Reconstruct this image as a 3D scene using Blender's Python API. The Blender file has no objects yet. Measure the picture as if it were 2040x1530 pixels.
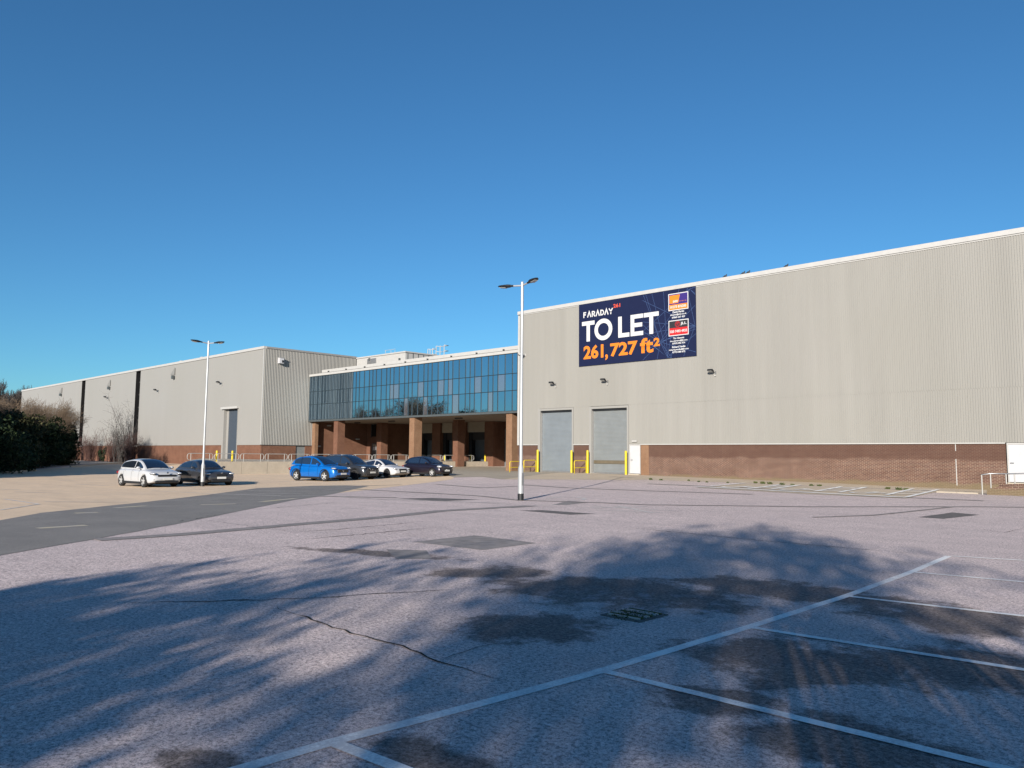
import bpy, bmesh, math, random
import numpy as np
from mathutils import Vector, Matrix

# ------------------------------------------------------------------ camera, sky, sun
SC = bpy.context.scene
COL = SC.collection
PI = math.pi
F, YAW, PITCH, ROLL, EYE = 1549.7, .769918, .09065, .00862688, 1.63
_f = np.array([-math.sin(YAW)*math.cos(PITCH), math.cos(YAW)*math.cos(PITCH), math.sin(PITCH)])
_r = np.array([math.cos(YAW), math.sin(YAW), 0.0])
_u = np.cross(_r, _f)
_r2 = math.cos(ROLL)*_r + math.sin(ROLL)*_u
_u2 = -math.sin(ROLL)*_r + math.cos(ROLL)*_u
cd = bpy.data.cameras.new('camera')
cam = bpy.data.objects.new('camera', cd)
COL.objects.link(cam)
cd.sensor_width = 36.0
cd.lens = F/2040*36
cd.clip_start = 0.05
cd.clip_end = 4000
M = Matrix.Identity(4)
for i in range(3):
    M[i][0], M[i][1], M[i][2] = _r2[i], _u2[i], -_f[i]
M[2][3] = EYE
cam.matrix_world = M
SC.camera = cam

SUN_EL = math.radians(16.5)
SUN_AZ = (0.468, -0.884)                      # horizontal direction towards the sun
W = bpy.data.worlds.new('World')
SC.world = W
W.use_nodes = True
wn = W.node_tree.nodes
sky = wn.new('ShaderNodeTexSky')
sky.sky_type = 'NISHITA'
sky.sun_disc = False
sky.sun_elevation = SUN_EL
sky.sun_rotation = math.atan2(SUN_AZ[0], SUN_AZ[1])
sky.air_density = 1.0
sky.dust_density = 0.1
sky.ozone_density = 3.0
sky.altitude = 0
bg = wn['Background']
hs = wn.new('ShaderNodeMix')                   # a clear winter sky: a deeper, cleaner blue all over
hs.data_type = 'RGBA'
hs.blend_type = 'MULTIPLY'
hs.inputs[0].default_value = 1.0
hs.inputs[7].default_value = (.49, .95, 1.22, 1)
W.node_tree.links.new(sky.outputs[0], hs.inputs[6])
W.node_tree.links.new(hs.outputs[2], bg.inputs[0])
bg.inputs[1].default_value = 0.059
sd = bpy.data.lights.new('sun', 'SUN')
sd.energy = 5.0
sd.angle = math.radians(0.55)
sd.color = (1.0, 0.92, 0.82)
sun = bpy.data.objects.new('sun', sd)
COL.objects.link(sun)
_sv = Vector((SUN_AZ[0]*math.cos(SUN_EL), SUN_AZ[1]*math.cos(SUN_EL), math.sin(SUN_EL)))
sun.rotation_euler = _sv.to_track_quat('Z', 'Y').to_euler()
sun.location = (20, -40, 30)
SC.view_settings.view_transform = 'Standard'
SC.view_settings.look = 'None'
SC.view_settings.exposure = 0.78
SC.view_settings.gamma = 1.0
SC.view_settings.use_curve_mapping = False

# ------------------------------------------------------------------ photo geometry helpers
def ray(x, y):
    return _r2*(x-1020)/F - _u2*(y-765)/F + _f
CP = np.array([(0,0,0),(0,10,0),(-5,16,0),(-4,5,0),(5,5,0),(10,20,0),(0,-15,0),(20,-10,0),(-15,-10,-.03),(-10,10,-.01),
  (-20,10,-.06),(-19.6,20.7,-.02),(-10,25,-.01),(-9,34,-.02),(-18,34,.02),(-11,46,-.04),(-8,47,-.05),(-22,46,.06),(-27,47,.12),(-33,47.5,.21),(-36,47.5,.25),(-40,47.5,.30),
  (-43.5,47.5,.32),(-46,46,.26),(-33,38,.06),(-40,40,.08),(-27,30,.0),(-48.5,41,-.13),(-50,46,.02),(-55,50,.12),(-60,56,.22),(-63,60,.35),
  (-56,58,.25),(-50,54,.2),(-64,47,-.02),(-64,36,-.25),(-64,30,-.29),(-56,40,-.16),(-54,30,-.24),(-42.6,19.3,-.27),(-43,16.3,-.27),(-46,22,-.27),(-46,28,-.25),
  (-47,33,-.22),(-34,20,-.15),(-30,12,-.15),(-36,30,-.1),(-40,5,-.22),(-55,10,-.28),(-60,20,-.29),(-75,22,-.27),(-85,35,-.15),(-95,42,-.02),(-109,44,.04),
  (-130,44,.04),(-150,44,.04),(-120,30,-.08),(-100,20,-.2),(-130,10,-.15),(-60,-10,-.25),(-30,-5,-.12),(-100,-20,-.2)], float)
def gz(x, y, s=5.0):
    x = np.asarray(x, float); y = np.asarray(y, float)
    num = np.zeros(np.broadcast(x, y).shape); den = num.copy()
    for cx, cy, cz in CP:
        d2 = (x-cx)**2 + (y-cy)**2
        w = np.exp(-d2/(2*s*s)) + 2e-3*np.exp(-d2/(2*(3.2*s)**2)) + 1e-6/(1+d2*.01)
        num = num + w*cz; den = den + w
    return num/den
def G(x, y):
    return float(gz(x, y))
def px2g(x, y, dz=0.0):                      # where a pixel's ray meets the ground
    d = ray(x, y); z = -.1
    for _ in range(12):
        t = (z+dz-EYE)/d[2]
        p = d*t
        z = G(p[0], p[1])
    return Vector((p[0], p[1], z+dz))
def onY(x, y, Y):
    d = ray(x, y); p = d*Y/d[1]
    return Vector((p[0], Y, p[2]+EYE))
def onX(x, y, X):
    d = ray(x, y); p = d*X/d[0]
    return Vector((X, p[1], p[2]+EYE))
def atdepth(x, y, dep):
    p = ray(x, y)*dep
    return Vector((p[0], p[1], p[2]+EYE))

# ------------------------------------------------------------------ mesh helpers
class MB:
    def __init__(s): s.v = []; s.f = []; s.sm = []
    def add(s, vs, fs, smooth=False):
        o = len(s.v); s.v += [tuple(map(float, v)) for v in vs]
        s.f += [tuple(i+o for i in f) for f in fs]; s.sm += [smooth]*len(fs)
        return s
    def box(s, x0, x1, y0, y1, z0, z1):
        v = [(x, y, z) for z in (z0, z1) for y in (y0, y1) for x in (x0, x1)]
        return s.add(v, [(0,2,3,1),(4,5,7,6),(0,1,5,4),(2,6,7,3),(0,4,6,2),(1,3,7,5)])
    def bbox(s, x0, x1, y0, y1, z0, z1, b=.02):          # box with chamfered edges
        bm = bmesh.new(); bmesh.ops.create_cube(bm, size=1)
        for v in bm.verts:
            v.co = Vector(((x0+x1)/2+v.co.x*(x1-x0), (y0+y1)/2+v.co.y*(y1-y0), (z0+z1)/2+v.co.z*(z1-z0)))
        bmesh.ops.bevel(bm, geom=bm.edges[:], offset=b, segments=2, affect='EDGES', profile=.6)
        bm.verts.index_update()
        s.add([v.co[:] for v in bm.verts], [[v.index for v in f.verts] for f in bm.faces]); bm.free(); return s
    def tube(s, p0, p1, r0, r1=None, n=8, caps=True):
        r1 = r0 if r1 is None else r1
        p0 = Vector(p0); p1 = Vector(p1); d = (p1-p0)
        if d.length < 1e-6: return s
        d.normalize(); a = d.orthogonal().normalized(); b = d.cross(a)
        v = []
        for p, r in ((p0, r0), (p1, r1)):
            for k in range(n):
                t = 2*PI*k/n; v.append(p + a*(r*math.cos(t)) + b*(r*math.sin(t)))
        f = [(k, (k+1) % n, n+(k+1) % n, n+k) for k in range(n)]
        s.add(v, f, True)
        if caps: s.add(v[:n], [tuple(range(n-1, -1, -1))]); s.add(v[n:], [tuple(range(n))])
        return s
    def path(s, pts, r, n=8):                              # a bent pipe
        pts = [Vector(p) for p in pts]; rings = []
        ref = None
        for i, p in enumerate(pts):
            d = (pts[min(i+1, len(pts)-1)] - pts[max(i-1, 0)]).normalized()
            if ref is None: ref = d.orthogonal().normalized()
            a = (ref - d*ref.dot(d)).normalized(); ref = a; b = d.cross(a)
            rings.append([p + a*(r*math.cos(2*PI*k/n)) + b*(r*math.sin(2*PI*k/n)) for k in range(n)])
        v = [q for g in rings for q in g]; f = []
        for i in range(len(pts)-1):
            f += [(i*n+k, i*n+(k+1) % n, (i+1)*n+(k+1) % n, (i+1)*n+k) for k in range(n)]
        f += [tuple(range(n-1, -1, -1)), tuple((len(pts)-1)*n+k for k in range(n))]
        return s.add(v, f, True)
    def prism(s, poly, lift):                              # poly: 3D points, lift: extrusion vector
        n = len(poly); l = Vector(lift)
        v = [Vector(p) for p in poly] + [Vector(p)+l for p in poly]
        return s.add(v, [tuple(range(n-1, -1, -1)), tuple(range(n, 2*n))] + [(k, (k+1) % n, n+(k+1) % n, n+k) for k in range(n)])
    def ell(s, c, rx, ry, rz, nu=12, nv=8):
        v = []; f = []
        for j in range(nv+1):
            t = PI*j/nv
            for i in range(nu):
                a = 2*PI*i/nu
                v.append((c[0]+rx*math.sin(t)*math.cos(a), c[1]+ry*math.sin(t)*math.sin(a), c[2]+rz*math.cos(t)))
        for j in range(nv):
            for i in range(nu):
                f.append((j*nu+i, j*nu+(i+1) % nu, (j+1)*nu+(i+1) % nu, (j+1)*nu+i))
        return s.add(v, f, True)
    def mesh(s, name):
        me = bpy.data.meshes.new(name); me.from_pydata(s.v, [], s.f)
        me.polygons.foreach_set('use_smooth', s.sm); me.update()
        bm = bmesh.new(); bm.from_mesh(me); bmesh.ops.recalc_face_normals(bm, faces=bm.faces[:]); bm.to_mesh(me); bm.free()
        return me
def props(o, label=None, cat=None, group=None, kind=None):
    if label: o['label'] = label
    if cat: o['category'] = cat
    if group: o['group'] = group
    if kind: o['kind'] = kind
    return o
def thing(name, label, cat, loc=(0,0,0), rz=0, group=None):
    o = bpy.data.objects.new(name, None); COL.objects.link(o)
    o.location = loc; o.rotation_euler = (0, 0, rz); o.empty_display_size = .3
    return props(o, label, cat, group)
def put(name, me, mat, parent=None, world=False, **k):
    """link a mesh; world=True: its vertices are in world space although it has a parent"""
    o = bpy.data.objects.new(name, me if not isinstance(me, MB) else me.mesh(name)); COL.objects.link(o)
    if mat and not o.data.materials: o.data.materials.append(mat)
    if parent:
        o.parent = parent
        if world:
            r = parent
            while r.parent: r = r.parent
            o.location = -r.location if parent is r else (0, 0, 0)
    return props(o, **k)
def part(name, mb, mat, parent, **k): return put(name, mb, mat, parent, True, **k)
def copy_tree(o, parent=None):
    c = o.copy(); COL.objects.link(c); c.parent = parent
    for ch in o.children: copy_tree(ch, c)
    return c

# ------------------------------------------------------------------ materials
class Nodes:
    def __init__(s, name):
        s.m = bpy.data.materials.new(name); s.m.use_nodes = True
        s.t = s.m.node_tree; s.b = s.t.nodes['Principled BSDF']
        s.pos = s.new('ShaderNodeNewGeometry').outputs['Position']
    def new(s, t): return s.t.nodes.new(t)
    def link(s, a, b): s.t.links.new(a, b)
    def setv(s, sock, v):
        if hasattr(v, 'is_output'): s.link(v, sock)
        else: sock.default_value = v
    def noise(s, scale, detail=4, rough=.55, vec=None, out=0, dist=0):
        n = s.new('ShaderNodeTexNoise'); n.inputs['Scale'].default_value = scale; n.inputs['Detail'].default_value = detail
        n.inputs['Roughness'].default_value = rough; n.inputs['Distortion'].default_value = dist
        s.link(vec or s.pos, n.inputs['Vector']); return n.outputs[out]
    def voro(s, scale, feat='F1', vec=None, out=0):
        n = s.new('ShaderNodeTexVoronoi'); n.feature = feat; n.inputs['Scale'].default_value = scale
        s.link(vec or s.pos, n.inputs['Vector']); return n.outputs[out]
    def mapv(s, loc=(0,0,0), rot=0, scale=(1,1,1), typ='POINT', vec=None):
        n = s.new('ShaderNodeMapping'); n.vector_type = typ; n.inputs['Location'].default_value = loc
        n.inputs['Rotation'].default_value = (0, 0, rot); n.inputs['Scale'].default_value = scale
        s.link(vec or s.pos, n.inputs['Vector']); return n.outputs[0]
    def rng(s, v, a, b, c=0., d=1., smooth=False):
        n = s.new('ShaderNodeMapRange'); n.interpolation_type = 'SMOOTHSTEP' if smooth else 'LINEAR'
        s.setv(n.inputs['Value'], v)
        for k, q in zip(('From Min', 'From Max', 'To Min', 'To Max'), (a, b, c, d)): n.inputs[k].default_value = q
        return n.outputs[0]
    def math(s, op, a, b=0.):
        n = s.new('ShaderNodeMath'); n.operation = op; s.setv(n.inputs[0], a); s.setv(n.inputs[1], b); return n.outputs[0]
    def vlen(s, v):
        n = s.new('ShaderNodeVectorMath'); n.operation = 'LENGTH'; s.link(v, n.inputs[0]); return n.outputs['Value']
    def mix(s, f, a, b, mode='MIX'):
        n = s.new('ShaderNodeMix'); n.data_type = 'RGBA'; n.blend_type = mode
        s.setv(n.inputs[0], f)
        for i, q in ((6, a), (7, b)):
            if hasattr(q, 'is_output'): s.link(q, n.inputs[i])
            else: n.inputs[i].default_value = (*q, 1)
        return n.outputs[2]
    def color(s, c): 
        if hasattr(c, 'is_output'): s.link(c, s.b.inputs['Base Color'])
        else: s.b.inputs['Base Color'].default_value = (*c, 1)
    def bump(s, h, strength=.3, dist=.01):
        n = s.new('ShaderNodeBump'); n.inputs['Strength'].default_value = strength; n.inputs['Distance'].default_value = dist
        s.link(h, n.inputs['Height']); s.link(n.outputs[0], s.b.inputs['Normal'])
    def fin(s, rough=.6, metal=0., spec=.4):
        s.setv(s.b.inputs['Roughness'], rough); s.setv(s.b.inputs['Metallic'], metal)
        s.b.inputs['Specular IOR Level'].default_value = spec
        return s.m
def simple(name, c, rough=.6, metal=0., spec=.4, var=.12, scale=3., bump=0., bscale=60., coat=0., k=.66):
    n = Nodes(name); c = [q*k for q in c]
    if var:
        k = n.rng(n.noise(scale, 5), .3, .7)
        n.color(n.mix(k, [q*(1-var) for q in c], [min(1, q*(1+var)) for q in c]))
    else: n.color(c)
    if bump: n.bump(n.noise(bscale, 3), bump, .01)
    if coat: n.b.inputs['Coat Weight'].default_value = coat; n.b.inputs['Coat Roughness'].default_value = .04
    return n.fin(rough, metal, spec)

def mat_asphalt():
    n = Nodes('worn_pink_asphalt')
    big = n.rng(n.noise(.16, 5, .6), .3, .7)
    mid = n.rng(n.noise(1.3, 6, .65), .3, .7)
    streak = n.rng(n.noise(.5, 5, .6, n.mapv(rot=.35, scale=(.35, 2.4, 1))), .35, .7)
    base = n.mix(big, (.86, .70, .665), (.72, .585, .56))
    base = n.mix(n.math('MULTIPLY', mid, .55), base, (.52, .435, .42))
    base = n.mix(n.math('MULTIPLY', streak, .35), base, (.42, .36, .35))
    # tan dust towards the buildings and old yellow marks
    sx = n.new('ShaderNodeSeparateXYZ'); n.link(n.pos, sx.inputs[0])
    tan_ = n.math('MULTIPLY', n.rng(sx.outputs[1], 36, 47), n.rng(n.noise(.35, 4), .35, .6))
    base = n.mix(n.math('MULTIPLY', tan_, .7), base, (.62, .5, .37))
    # aggregate: pale chips, dark binder
    sp = n.noise(95, 2, .7)
    base = n.mix(n.rng(sp, .34, .48, .75, 0.), base, (.06, .055, .058))
    base = n.mix(n.rng(n.noise(60, 2, .6, n.mapv((3, 7, 1))), .6, .72, 0, .5), base, (.75, .68, .67))
    base = n.mix(n.rng(n.noise(30, 3, .8, n.mapv((1, 4, 2))), .47, .6, 0, .72), base, (.15, .13, .13))
    base = n.mix(n.rng(n.noise(24, 2, .7, n.mapv((9, 3, 5))), .55, .66, 0, .45), base, (.95, .84, .8))
    base = n.mix(n.rng(n.noise(11, 5, .72), .53, .7, 0, .5), base, (.22, .19, .185))
    # damp mossy stains with a shape of their own
    stains = [(px2g(1240,1180), 2.4, 1.6, .3), (px2g(1560,1175), 2.2, 1.0, .1), (px2g(1060,1250), 1.1, 1.0, .5), (px2g(1620,1320), 1.4, 1.2, .3),
              (px2g(1900,1230), 1.6, 1.1, 0), (px2g(760,1103), 2.3, .45, .33), (px2g(980,1140), 1.5, .8, .9), (px2g(1420,1400), .7, .5, .2),
              (px2g(870,1515), .7, .3, 0.), (px2g(400,1520), .5, .25, .3), (px2g(1700,1480), 1.0, .8, .4), (px2g(1960,1330), 1.2, 1.2, .3)]
    tot = None
    for p, rx, ry, ro in stains:
        v = n.mapv((p.x, p.y, p.z), ro, (rx, ry, 1), 'TEXTURE')
        d = n.rng(n.vlen(v), 0., 1.25, 1., 0.)
        tot = d if tot is None else n.math('MAXIMUM', tot, d)
    edge = n.math('ADD', tot, n.math('MULTIPLY', n.math('SUBTRACT', n.noise(1.6, 8, .68), .5), 1.5))
    st = n.math('MULTIPLY', n.rng(edge, .36, .62, smooth=True), n.rng(n.noise(22, 4, .75), .3, .62, 1., .6))
    base = n.mix(n.math('MULTIPLY', st, .93), base, n.mix(n.rng(n.noise(2.5, 4), .4, .6), (.026, .021, .018), (.055, .042, .03)))
    # chalky bloom round the gully
    p = px2g(1290, 1205)
    cl = n.rng(n.vlen(n.mapv((p.x, p.y, p.z), .2, (1.7, 1.0, 1), 'TEXTURE')), .2, 1.1, 1., 0.)
    cl = n.math('MULTIPLY', cl, n.rng(n.noise(5, 8, .75, n.mapv(scale=(1, .7, 1))), .5, .6))
    base = n.mix(n.math('MULTIPLY', cl, .75), base, (.42, .40, .43))
    n.color(base)
    h = n.math('ADD', n.noise(95, 3, .7), n.math('MULTIPLY', n.noise(9, 5), .8))
    n.bump(h, .45, .006)
    return n.fin(.92, 0, .2)
def mat_tarmac():
    n = Nodes('dark_tarmac')
    b = n.mix(n.rng(n.noise(.6, 6, .65), .3, .7), (.215, .203, .192), (.29, .272, .252))
    b = n.mix(n.rng(n.noise(80, 2, .7), .38, .55, .7, 0.), b, (.05, .05, .052))
    b = n.mix(n.rng(n.noise(50, 2, .6, n.mapv((5, 2, 0))), .62, .72, 0, .5), b, (.36, .35, .34))
    n.color(b); n.bump(n.noise(90, 3, .7), .4, .006)
    return n.fin(.92, 0, .2)
def mat_concrete(name, a, b, joint=0):
    n = Nodes(name)
    c = n.mix(n.rng(n.noise(.35, 6, .65), .3, .7), a, b)
    c = n.mix(n.rng(n.noise(3, 6, .7), .5, .75, 0, .5), c, [q*.62 for q in a])
    c = n.mix(n.rng(n.noise(.9, 5, .6, n.mapv(rot=.3, scale=(.3, 2, 1))), .5, .7, 0, .4), c, [q*.75 for q in b])
    c = n.mix(n.rng(n.noise(70, 2, .7), .35, .5, .5, 0.), c, [q*.4 for q in a])
    n.color(c); n.bump(n.noise(40, 4, .6), .3, .006)
    return n.fin(.9, 0, .2)
def mat_brick(name, a, b, mortar, stain=0.):
    n = Nodes(name); a, b, mortar = [[q*.58 for q in c] for c in (a, b, mortar)]
    sx = n.new('ShaderNodeSeparateXYZ'); n.link(n.pos, sx.inputs[0])
    cm = n.new('ShaderNodeCombineXYZ')
    n.link(n.math('ADD', sx.outputs[0], sx.outputs[1]), cm.inputs[0]); n.link(sx.outputs[2], cm.inputs[1])
    br = n.new('ShaderNodeTexBrick'); n.link(cm.outputs[0], br.inputs['Vector'])
    br.inputs['Scale'].default_value = 1; br.inputs['Brick Width'].default_value = .225; br.inputs['Row Height'].default_value = .075
    br.inputs['Mortar Size'].default_value = .011; br.inputs['Mortar Smooth'].default_value = .1; br.inputs['Bias'].default_value = 0
    br.inputs['Color1'].default_value = (*a, 1); br.inputs['Color2'].default_value = (*b, 1); br.inputs['Mortar'].default_value = (*mortar, 1)
    c = n.mix(n.rng(n.noise(1.1, 5, .65), .35, .7, 0, .55), br.outputs['Color'], [q*.5 for q in a])
    c = n.mix(n.rng(n.noise(9, 3, .6), .5, .7, 0, .3), c, [q*1.5 for q in b])
    if stain:                                               # rain-washed darker courses under the cladding, algae at the foot
        up = n.math('ADD', n.rng(sx.outputs[2], 1.35, 1.75), n.math('MULTIPLY', n.math('SUBTRACT', n.noise(.6, 5), .5), 1.6))
        c = n.mix(n.math('MULTIPLY', n.rng(up, .35, .7), stain), c, [q*.58 for q in a])
        lo = n.math('ADD', n.rng(sx.outputs[2], .55, .15), n.math('MULTIPLY', n.math('SUBTRACT', n.noise(1.1, 5), .5), 1.2))
        c = n.mix(n.math('MULTIPLY', n.rng(lo, .5, .9), .6), c, (.15, .125, .07))
    n.color(c)
    n.bump(n.math('SUBTRACT', 1, br.outputs['Fac']), .5, .006)
    return n.fin(.88, 0, .25)
def mat_clad(name, c, amt=.1):
    n = Nodes(name); c = [q*.63 for q in c]
    st = n.rng(n.noise(.8, 5, .6, n.mapv(scale=(1, 1, .05))), .35, .75)       # rain streaks down the sheets
    col = n.mix(st, [q*(1+amt*.5) for q in c], [q*(1-amt) for q in c])
    col = n.mix(n.rng(n.noise(.12, 4), .35, .7, 0, .35), col, [q*k for q, k in zip(c, (.93, .925, .88))])
    n.color(col)
    return n.fin(.55, 0, .35)
def mat_glass_pane(name, tint, rough=.012, back=(.012, .018, .022), fac=.75):
    n = Nodes(name)
    g = n.new('ShaderNodeBsdfGlossy'); g.inputs['Roughness'].default_value = rough; g.inputs['Color'].default_value = (*tint, 1)
    bp = n.new('ShaderNodeBump'); bp.inputs['Strength'].default_value = .06; bp.inputs['Distance'].default_value = .01
    n.link(n.noise(.9, 2), bp.inputs['Height']); n.link(bp.outputs[0], g.inputs['Normal'])
    n.color(back); n.fin(.4, 0, .3)
    mx = n.new('ShaderNodeMixShader'); mx.inputs[0].default_value = fac
    n.link(n.b.outputs[0], mx.inputs[1]); n.link(g.outputs[0], mx.inputs[2])
    out = [q for q in n.t.nodes if q.type == 'OUTPUT_MATERIAL'][0]
    n.link(mx.outputs[0], out.inputs[0])
    return n.m
def mat_leaf(name, a, b, trans=.15):
    n = Nodes(name)
    n.color(n.mix(n.rng(n.noise(1.4, 3), .35, .65), a, b))
    return n.fin(.75, 0, .2)
def mat_paint_line(name, c, wear=.5, under=(.36, .33, .335)):
    n = Nodes(name)
    k = n.rng(n.math('ADD', n.math('MULTIPLY', n.noise(38, 4, .75), .6), n.math('MULTIPLY', n.noise(2.2, 5, .6), .6)), .62-.16*wear, .74-.1*wear)
    col = n.mix(n.math('MULTIPLY', k, wear), c, under)
    n.color(col); n.bump(n.noise(90, 3, .7), .3, .005)
    return n.fin(.8, 0, .25)

MT = {}
MT['asphalt'] = mat_asphalt()
MT['tarmac'] = mat_tarmac()
MT['patch'] = simple('patch_tarmac', (.2, .185, .18), .93, var=.25, scale=6, bump=.4, bscale=90, spec=.2)
MT['patch2'] = simple('old_patch_tarmac', (.36, .33, .32), .93, var=.2, scale=4, bump=.4, bscale=90, spec=.2)
MT['crack_shadow'] = simple('crack_shadow_dirt', (.05, .046, .042), .95, var=.3, scale=8, spec=.1)
MT['yard'] = mat_concrete('tan_concrete', (.78, .585, .40), (.65, .5, .36))
MT['apron'] = mat_concrete('apron_concrete', (.56, .46, .34), (.46, .385, .3))
MT['dock'] = mat_concrete('dock_concrete', (.40, .345, .275), (.33, .29, .235))
MT['kerb'] = mat_concrete('kerb_concrete', (.46, .4, .31), (.38, .34, .28))
MT['line'] = mat_paint_line('white_line_paint', (.86, .85, .82), .5)
MT['line_old'] = mat_paint_line('faded_line_paint', (.66, .63, .58), .8)
MT['line_yel'] = mat_paint_line('faded_yellow_paint', (.52, .45, .26), .85)
MT['brick'] = mat_brick('brown_brick', (.205, .102, .074), (.125, .064, .056), (.46, .34, .25), .7)
MT['brick_red'] = mat_brick('red_brick', (.26, .115, .07), (.2, .085, .055), (.3, .18, .12))
MT['brick_tan'] = mat_brick('tan_brick', (.36, .19, .105), (.3, .15, .085), (.42, .3, .2))
MT['clad'] = mat_clad('pale_cladding', (.37, .36, .335))
MT['clad_l'] = mat_clad('pale_cladding_smooth', (.385, .375, .355), .025)
MT['trim'] = simple('white_trim', (.55, .54, .52), .5, var=.05)
MT['trim_d'] = simple('dark_trim', (.1, .1, .1), .8, var=.05)  # dark grey trim of transoms, brackets and soffit edge
MT['white'] = simple('white_paint', (.62, .62, .64), .45, var=.04)
MT['shutter'] = simple('galvanised_shutter', (.33, .37, .40), .42, .35, .5, var=.08, scale=1.2)
MT['shutter_r'] = simple('grey_shutter', (.35, .375, .38), .42, .35, .5, var=.08, scale=1.2)
MT['shutter_d'] = simple('blue_grey_shutter', (.075, .095, .125), .5, .1, var=.06)
MT['steel'] = simple('galvanised_steel', (.5, .5, .5), .38, .7, .5, var=.1, scale=8)
MT['pole'] = simple('galvanised_pole', (.62, .63, .64), .35, .45, .5, var=.06, scale=3)
MT['rail'] = simple('rail_galvanised', (.52, .51, .48), .5, .2, .4, var=.08)
MT['yellow'] = simple('yellow_paint', (.78, .58, .02), .45, var=.08, scale=6)
MT['dark'] = simple('black_plastic', (.018, .019, .022), .5, var=.1)
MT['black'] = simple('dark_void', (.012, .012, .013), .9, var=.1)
MT['slot'] = simple('dark_slot_glazing', (.016, .016, .017), .6, spec=.15, var=.2, scale=1)
MT['lens'] = simple('lamp_lens', (.45, .45, .43), .3, var=.05)
MT['mullion'] = simple('mullion_blue_grey', (.03, .05, .065), .45, .2, var=.06)
MT['fascia'] = simple('fascia_grey', (.1, .115, .12), .45, .1, var=.06)
MT['soffit'] = simple('soffit', (.28, .23, .18), .8, var=.1)
MT['panel'] = simple('beige_panel', (.42, .37, .29), .6, var=.06)
MT['pane'] = mat_glass_pane('coated_glass', (.5, .66, .8), fac=.85)
MT['pane_b'] = mat_glass_pane('coated_glass_blind', (.5, .6, .7), .02, (.16, .15, .16), .68)
MT['pane_c'] = mat_glass_pane('coated_glass_clear', (.55, .72, .86), .015, (.02, .03, .035), .86)
MT['sign'] = simple('sign_navy', (.013, .019, .062), .6, spec=.12, var=.04)
MT['sign_w'] = simple('sign_white', (.72, .72, .72), .5, var=0)
MT['sign_o'] = simple('sign_orange', (.85, .25, .02), .5, var=0)
MT['sign_r'] = simple('sign_red', (.6, .02, .025), .5, var=0)
MT['sign_v'] = simple('sign_violet', (.045, .025, .2), .5, var=0)
MT['sign_k'] = simple('sign_charcoal', (.03, .03, .035), .5, var=0)
MT['sign_c'] = simple('sign_coral', (.75, .1, .05), .5, var=0)
MT['sign_b'] = simple('sign_blue_web', (.07, .13, .3), .5, var=0)
MT['bark'] = simple('bark_grey_brown', (.1, .08, .06), .9, var=.3, scale=6)
MT['twig'] = simple('twig_tan', (.23, .165, .11), .9, var=.3, scale=.8)
MT['twig_red'] = simple('twig_reddish', (.14, .075, .065), .9, var=.3, scale=.8)
MT['twig_grey'] = simple('twig_grey', (.12, .11, .105), .9, var=.25, scale=.8)
MT['leaf_dk'] = mat_leaf('leaf_dark', (.012, .021, .009), (.026, .042, .015))
MT['leaf_ol'] = mat_leaf('leaf_olive', (.03, .036, .015), (.055, .052, .022))
MT['leaf_br'] = mat_leaf('leaf_brown', (.13, .085, .045), (.19, .125, .07))
MT['weed'] = mat_leaf('weed_green', (.05, .07, .025), (.1, .11, .04))
MT['moss'] = mat_leaf('moss_green', (.035, .05, .012), (.06, .075, .02))
MT['tyre'] = simple('tyre_rubber', (.02, .02, .021), .85, var=.15)
MT['rim'] = simple('alloy_rim', (.62, .62, .62), .35, .3, .5, var=.05)
MT['rim_d'] = simple('dark_alloy_rim', (.03, .03, .035), .35, .5, .5, var=.05)
MT['cglass'] = mat_glass_pane('car_glass', (.6, .68, .75), .02, (.008, .01, .014), .3)
MT['clight'] = simple('headlamp_glass', (.75, .77, .8), .12, .4, .6, var=0)
MT['plate'] = simple('number_plate', (.72, .72, .7), .4, var=.05)
MT['chrome'] = simple('chrome', (.7, .7, .72), .12, 1., .5, var=0)
MT['bird'] = simple('pigeon_grey', (.04, .042, .05), .8, var=.2)
def carpaint(name, c, metal=.2, rough=.28):
    return simple(name, c, rough, metal, .5, var=.02, coat=.7)

# ------------------------------------------------------------------ the ground
rnd = random.Random(5)
def arr(*seg):
    out = []
    for a, b, st in seg: out += list(np.arange(a, b, st))
    return np.array(out + [seg[-1][1]], float)
gx = arr((-1500,-400,100),(-400,-160,15),(-160,-90,4),(-90,14,1),(14,60,6),(60,400,40),(400,1500,100))
gy = arr((-1500,-300,100),(-300,-40,20),(-40,-4,3),(-4,66,1),(66,140,10),(140,1500,120))
GX, GY = np.meshgrid(gx, gy)
GZ = gz(GX, GY)
nx, ny = len(gx), len(gy)
me = bpy.data.meshes.new('ground')
me.from_pydata(np.stack([GX, GY, GZ], -1).reshape(-1, 3).tolist(), [],
    [(j*nx+i, j*nx+i+1, (j+1)*nx+i+1, (j+1)*nx+i) for j in range(ny-1) for i in range(nx-1)])
me.polygons.foreach_set('use_smooth', [True]*len(me.polygons))
put('ground', me, MT['asphalt'], kind='structure')

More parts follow.
